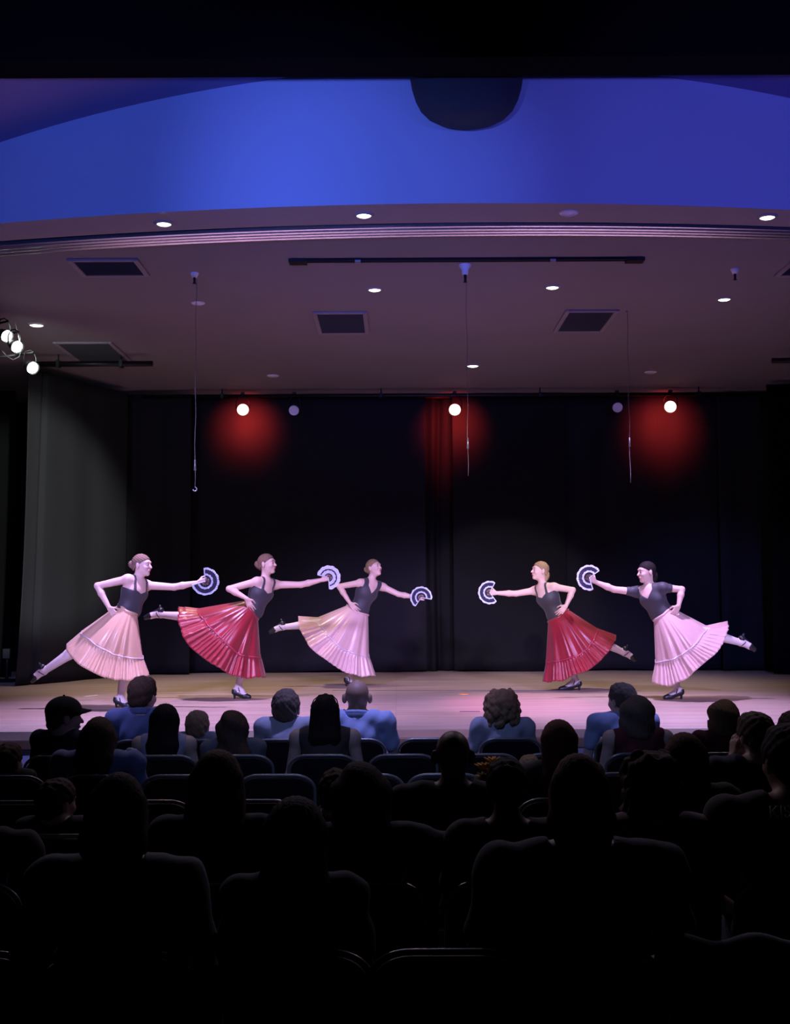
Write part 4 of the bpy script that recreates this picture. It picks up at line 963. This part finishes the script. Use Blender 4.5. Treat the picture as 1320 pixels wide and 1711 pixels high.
        def facecut(P):
            q = (P-cc)@Fm/hs
            a = 0.737*q[..., 1]+0.004-q[..., 2]
            b = q[..., 1]-0.045                       # long hair may fall at the sides but not over the face
            return ((np.minimum(a, np.maximum(b, a*0-1)+0) if False else np.where(q[..., 2] > 0.0, a, q[..., 1]-0.02))*0.8*hs).astype(np.float32)
        S.cuts.append(cf if style in ('short', 'cap') else facecut)
        if style != 'cap' or True: mk(S, 'hair', 0.0062, M[hair])
    if style == 'cap':
        S = SDF(); S.ell(L(0, -0.010, 0.042), np.array([0.090, 0.110, 0.088])*hs, HF, 0.01)
        Fm = HF.astype(np.float32); cc = hc.astype(np.float32)
        S.cuts.append(lambda P: ((0.020-((P-cc)@Fm/hs)[..., 2]-((P-cc)@Fm/hs)[..., 1]*0.05)*hs).astype(np.float32))
        cp = mk(S, 'cap', 0.006, M['c_black'])
        bm = bmesh.new(); nn = 14; rows = []
        for j in range(5):
            row_ = []
            for i in range(nn+1):
                a = math.pi*i/nn; rad = 0.0+j/4*0.085; x = math.cos(a)*(0.074-0.012*j/4); y = 0.040+math.sin(a)*(0.055+rad*0.75)
                q = L(x, y, 0.034+0.012*math.sin(a)-0.25*x*x*8-0.012*j/4+0.01*math.sin(a)); row_.append(bm.verts.new(Vector(q)))
            rows.append(row_)
        for A_, B_ in zip(rows[:-1], rows[1:]):
            for i in range(nn): bm.faces.new((A_[i], A_[i+1], B_[i+1], B_[i]))
        bo = link('brim', bm_mesh('brim', bm, True), M['c_black'], cp); md = bo.modifiers.new('thick', 'SOLIDIFY'); md.thickness = 0.006
        bm = bmesh.new(); add_sph(bm, Vector(L(0, -0.010, 0.131)), 0.008); link('button', bm_mesh('button', bm, True), M['c_black'], cp)
    root['_'] = 0; del root['_']
    if chair_lab != False:
        chair(px+chair_dx, Yc, chair_lab or ('dark padded chair holding the '+label.split(' with ')[0].split(',')[0].replace('person ', 'person ')), R(yaw*0.2))
    return root, hc, HF, hs, L, (top.x, Y)
# front row
person(237, 1130, 'A', 23, 'person with short brown hair in dull blue collared shirt before the leftmost dancer', 'h_brown', 'short', 'c_midblue', yaw=-4, hyaw=-14, sw=0.20, chair_lab='dark chair of the brown haired person in dull blue shirt', chair_dx=2)
person(329, 1187, 'A', 20, 'small child with short fair hair in the front row', 'h_light', 'short', 'c_grey', sw=0.12, chair_lab='front row chair holding the small fair haired child', chair_dx=14)
person(477, 1151, 'A', 25, 'person with short grey hair and pale grey-blue top, front row left of middle', 'h_grey', 'short', 'c_greyblue', sw=0.17, chair_lab='front row chair of the grey haired person in pale top', chair_dx=-8)
person(596, 1137, 'A', 20, 'bald person with protruding ears in light blue shirt, front row', None, 'bald', 'c_blue', skin='skin_d', sw=0.22, hyaw=0, yaw=-6, chair_lab='front row chair of the bald person in light blue', chair_dx=-4, bulk=1.1)
person(839, 1152, 'A', 31, 'person with curly grey blonde hair in pale blue shirt, front row', 'h_light', 'curly', 'c_greyblue', sw=0.18, chair_lab='front row chair with pale rim behind the curly haired person', chair_dx=12)
person(1040, 1141, 'A', 21, 'balding grey person in light blue shirt turned left, front row right', 'h_grey', 'short', 'c_blue', sw=0.21, hyaw=28, yaw=6, chair_lab='front row chair of the balding person in light blue', chair_dx=2)
# second row
person(106, 1165, 'B', 24, 'person in black baseball cap looking right, at the left of the audience', 'h_brown', 'cap', 'c_navy', bulk=0.92, sw=0.165, hyaw=-52, yaw=-8, chair_lab='round backed chair of the person in the cap', chair_dx=-6)
person(275, 1177, 'B', 25, 'person with long straight black hair and sleeveless lavender top', 'h_black', 'long', 'c_lav', sleeve='none', sw=0.165, hair_len=0.30, chair_lab='second row chair of the person in lavender', chair_dx=0)
person(390, 1188, 'B', 27, 'person with long loose brown hair falling to the right over dark grey top', 'h_brown', 'wavy', 'c_grey', hair_len=0.30, slope=0.05, hyaw=-12, sw=0.16, chair_lab='second row chair of the person with loose brown hair', chair_dx=10)
sg_p = person(543, 1161, 'B', 25, 'person with long black hair and glasses pushed up on top of head', 'h_black', 'long', 'c_brown', hair_len=0.34, sleeve='none', sw=0.185, chair_lab='second row chair of the person with glasses on head', chair_dx=-4)
person(1065, 1164, 'B', 30, 'person with wavy grey-brown bob and dark maroon sleeveless top', 'h_grey', 'bob', 'c_maroon', sleeve='none', sw=0.185, chair_lab='second row chair of the person in sleeveless maroon', chair_dx=0)
person(1209, 1170, 'B', 26, 'person with smooth blonde bob and maroon sleeves facing slightly left', 'h_blonde', 'bob', 'c_maroon', hyaw=14, sw=0.165, sleeve='long', chair_lab='second row chair of the blonde person with bob', chair_dx=0)
person(1326, 1189, 'B', 25, 'person with cropped grey hair cut by the right edge, second row', 'h_grey', 'short', 'c_black', sw=0.18, chair_lab='second row chair at the right edge')
# third row
person(13, 1242, 'C', 22, 'small child with short brown hair at the left edge of the audience', 'h_brown', 'short', 'c_black', sw=0.12, hyaw=-20, chair_lab='third row chair of the small child at left edge', chair_dx=4)
person(164, 1198, 'C', 30, 'person with straight brown hair and blue shirt behind the capped person', 'h_brown', 'long', 'c_midblue', hair_len=0.22, yaw=-6, sw=0.23, chair_lab='third row chair of the brown haired person in blue', chair_dx=6)
person(885, 1262, 'C', 20, 'small child with greyish fair hair half hidden beside the auburn haired person', 'h_light', 'short', 'c_black', sw=0.12, chair_lab='third row chair of the half hidden small child')
# fourth row
person(934, 1204, 'D', 31, 'person with long straight auburn hair right of the curly haired person', 'h_auburn', 'long', 'c_black', hair_len=0.36, sw=0.17, chair_lab='fourth row chair of the auburn haired person')
person(1264, 1190, 'D', 29, 'grey haired person in navy shirt resting a hand on the cheek', 'h_grey', 'short', 'c_navy', pose='cheek', hyaw=16, yaw=4, sw=0.22, chair_lab='fourth row chair of the person with hand on cheek', bulk=1.05)
# fifth row
person(93, 1302, 'E', 29, 'child with short brown hair looking right, lower left of the audience', 'h_brown', 'short', 'c_black', hyaw=-35, sw=0.13, chair_lab='fifth row chair of the child looking right')
bald = person(757, 1222, 'E', 29, 'bald person in black shirt holding the yellow flowers', None, 'bald', 'c_black', pose='hold', skin='skin_dd', sw=0.22, chair_lab='fifth row chair of the bald person in black')
person(562, 1286, 'E', 30, 'child with brown hair half hidden left of the large round head', 'h_brown', 'short', 'c_black', sw=0.13, chair_lab='fifth row chair of the half hidden child')
person(1145, 1225, 'E', 36, 'person with thick dark red hair behind the grey bob', 'h_auburn', 'long', 'c_black', hair_len=0.30, sw=0.18, chair_lab='fifth row chair of the person with dark red hair')
# sixth row
person(362, 1256, 'F', 48, 'person with very long brown hair and navy sleeves, sixth row left', 'h_brown', 'long', 'c_navy', hair_len=0.36, sw=0.19, chair_lab='sixth row chair of the person with very long brown hair')
person(603, 1275, 'F', 50, 'person with large round dark head and arm spread to the right', 'h_black', 'bob', 'c_navy', pose='armright', sw=0.20, sleeve='long', chair_lab='sixth row chair of the person spreading an arm')
person(846, 1268, 'F', 33, 'slim necked person with short black hair, sixth row middle', 'h_black', 'short', 'c_black', skin='skin_dd', sw=0.165, chair_lab='sixth row chair of the slim necked person')
person(1090, 1256, 'F', 46, 'person with bumpy short brown hair and mauve-grey shirt', 'h_brown', 'curly', 'c_mauve', skin='skin_d', sw=0.185, chair_lab='sixth row chair of the person in mauve-grey shirt')
tee = person(1322, 1212, 'F', 44, 'broad person in black shirt with white print at right edge', 'h_black', 'short', 'c_black', skin='skin_d', sw=0.26, hyaw=12, bulk=1.1, chair_lab='sixth row chair of the person with printed shirt')
person(-62, 1290, 'F', 45, 'person cut off by the left edge whose bare arm shows', 'h_black', 'short', 'c_black', sw=0.24, chair_lab='sixth row chair at the left edge')
# nearest row
person(195, 1293, 'G', 50, 'nearest person at left with wide dark shoulders', 'h_black', 'long', 'c_grey', skin='skin_dd', hair_len=0.20, sw=0.21, chair_lab='nearest row chair under the wide dark shoulders at left')
person(493, 1335, 'G', 54, 'nearest person left of middle, dark head low in the picture', 'h_black', 'long', 'c_navy', skin='skin_dd', hair_len=0.26, sw=0.16, chair_lab='nearest row chair left of middle')
person(968, 1262, 'G', 50, 'nearest tall person right of middle with reddish dark hair', 'h_auburn', 'long', 'c_navy', skin='skin_dd', hair_len=0.19, sw=0.25, bulk=1.05, chair_lab='nearest row chair right of middle')  # red light on this head is put into the hair colour
# empty chairs
for px, r_, lab in ((715, 'A', 'empty front row chair between the bald person and the curly haired person'),
                    (672, 'B', 'empty chair with pale rim right of the person with glasses on head'), (808, 'B', 'empty second row chair directly in front of the yellow flowers'), (925, 'B', 'empty second row chair hidden behind the auburn haired person'),
                    (302, 'C', 'empty third row chair below the lavender top'), (462, 'C', 'empty third row chair left of the large round head'), (610, 'C', 'empty third row chair above the large round head'), (742, 'C', 'empty third row chair behind the bald person in black'), (1045, 'C', 'empty third row chair behind the bumpy haired person'), (1190, 'C', 'empty third row chair left of the cheek resting person'),
                    (28, 'D', 'empty fourth row chair at the left edge'), (252, 'D', 'empty fourth row chair left of the very long brown hair'), (425, 'D', 'empty fourth row chair right of the very long brown hair'), (600, 'D', 'empty fourth row chair hidden by the large round head'), (770, 'D', 'empty fourth row chair hidden by the bald person in black'), (1105, 'D', 'empty fourth row chair between auburn and navy clad persons'),
                    (285, 'E', 'empty fifth row chair behind the nearest left person'), (950, 'E', 'empty fifth row chair hidden by the nearest tall person'), (1330, 'E', 'empty fifth row chair at the right edge'),
                    (150, 'F', 'empty sixth row chair hidden by the nearest left person'), (740, 'G', 'empty nearest row chair in the middle'), (1240, 'G', 'empty nearest row chair with grey jacket at right corner'), (-55, 'G', 'nearest row chair cut by the left edge')):
    chair(px, ROW[r_], lab)
# sunglasses on head
_, hc, HF, hs, L, (X0, Y0_) = sg_p
t = thing('sunglasses', 'dark glasses pushed up on the head of the long black haired person', 'glasses', (X0, Y0_, 0))
for q in (-1, 1):
    bm = bmesh.new(); c = Vector(L(q*0.034, 0.055, 0.103)); add_sph(bm, c, 0.024*hs, (1, 0.6, 0.75)); link('lens', bm_mesh('lens', bm, True), M['eye'], t)
    bm = bmesh.new(); add_tube(bm, [Vector(L(q*0.055, 0.05, 0.105)), Vector(L(q*0.078, 0.0, 0.088)), Vector(L(q*0.094, -0.05, 0.045))], 0.004, 6); link('temple', bm_mesh('temple', bm, True), M['eye'], t)
bm = bmesh.new(); add_tube(bm, [Vector(L(-0.012, 0.05, 0.125)), Vector(L(0.012, 0.05, 0.125))], 0.004, 6); link('bridge', bm_mesh('bridge', bm), M['eye'], t)
# shirt print
root, hc, HF, hs, L, (X0, Y0_) = tee
cu = bpy.data.curves.new('shirt_print', 'FONT'); cu.body = 'KIS'; cu.size = 0.062; cu.extrude = 0.0015; cu.align_x = 'CENTER'
tc_ = bpy.data.objects.new('shirt_print', cu); COL.objects.link(tc_); bpy.context.view_layer.update()
tm = bpy.data.meshes.new_from_object(tc_); bpy.data.objects.remove(tc_); tp = link('shirt_print', tm, M['print'])
q = atY(1304, 1366, Y0_-0.155); tp.parent = root; tp.location = (q.x-X0, -0.155, q.z); tp.rotation_euler = (R(84), 0, 0); tp['label'] = 'white letters across the shoulders'
# yellow bouquet
c = atY(815, 1282, 5.95)
t = thing('flower_bouquet', 'bouquet of yellow flowers held by the bald person in black', 'bouquet', (c.x, 5.95, c.z-0.16))
bm = bmesh.new(); add_cyl(bm, (0, 0, -0.12), (0, 0, 0.12), 0.02, 0.07, 14, True); link('wrapping', bm_mesh('wrapping', bm, True), M['leaf'], t)
rr = random.Random(5)
for k in range(9):
    a = k*2.4; rd = 0.012+0.010*math.sqrt(k)
    bm = bmesh.new(); cc = Vector((rd*math.cos(a), rd*math.sin(a)*0.8, 0.10+rr.uniform(-0.05, 0.09)))
    for j in range(7):
        b = j*2*math.pi/7; dv = Vector((math.cos(b), math.sin(b), 0.6)).normalized()
        m = Matrix.Translation(cc+dv*0.020) @ dv.to_track_quat('Z', 'Y').to_matrix().to_4x4() @ Matrix.Diagonal((0.010, 0.004, 0.026, 1))
        s_ = bmesh.ops.create_uvsphere(bm, u_segments=8, v_segments=6, radius=1.0); bmesh.ops.transform(bm, matrix=m, verts=s_['verts'])
    link('flower', bm_mesh('flower', bm, True), M['yellow'], t)
# white ruffled cloth bow
c = atY(217, 1258, 7.95)
bm = bmesh.new()
for k in range(7): add_sph(bm, (0.03*math.cos(k*2.2), 0.012*math.sin(k*1.7), 0.02*math.sin(k*2.9)), 0.022, (1.2, 0.6, 0.7), 10)
o = link('napkin', bm_mesh('napkin', bm, True), M['fanwhite'], loc=c); tag(o, 'crumpled white tissue on the chair edge left of the lavender top', 'tissue')
# jacket over the chair at bottom right
def jk(u, v):
    x = (u-0.5)*0.50; a = v*math.pi; s_ = 0.03*math.sin(9*u+1)+0.012*math.sin(23*u)
    if v < 0.45: return (x+0.02*math.sin(8*v), -0.035-s_*0.5*(1-v)-0.02*(0.45-v), 0.86-(0.45-v)*0.9+0.01*math.sin(14*u))
    if v < 0.55: k = (v-0.45)/0.10; return (x+0.02*math.sin(8*v), -0.035+0.075*k, 0.86+0.025*math.sin(math.pi*k)+0.012*math.sin(14*u))
    return (x+0.02*math.sin(8*v), 0.04+(v-0.55)*0.25, 0.86-(v-0.55)*0.6+0.01*math.sin(14*u))
o = grid_obj('jacket', jk, 60, 60, M['c_grey'], thick=0.008); o.location = (X_at(1240, ROW['G']), ROW['G'], 0.0); tag(o, 'grey jacket draped over the chair at the bottom right corner', 'jacket')

# groups of repeats
for o in bpy.data.objects:
    if o.parent is None and 'label' in o:
        k = o.name.split('.')[0]
        g = {'hand_fan': 'open hand fans of the dancers', 'ceiling_light': 'round ceiling lights', 'ceiling_vent': 'vents in the stage ceiling', 'stage_light': 'lamps of the stage rig',
             'stage_curtain': 'black stage curtains', 'hanging_cord': 'cords hanging over the stage', 'sprinkler': 'ceiling sprinklers', 'floor_tape': 'tape marks on the stage', 'lighting_batten': 'black ceiling pipes'}.get(k)
        if k == 'person': g = 'dancers on the stage' if 'dancer ' in o['label'].split(' in ')[0]+' ' and 'before' not in o['label'] else 'seated audience'
        if g: o['group'] = g
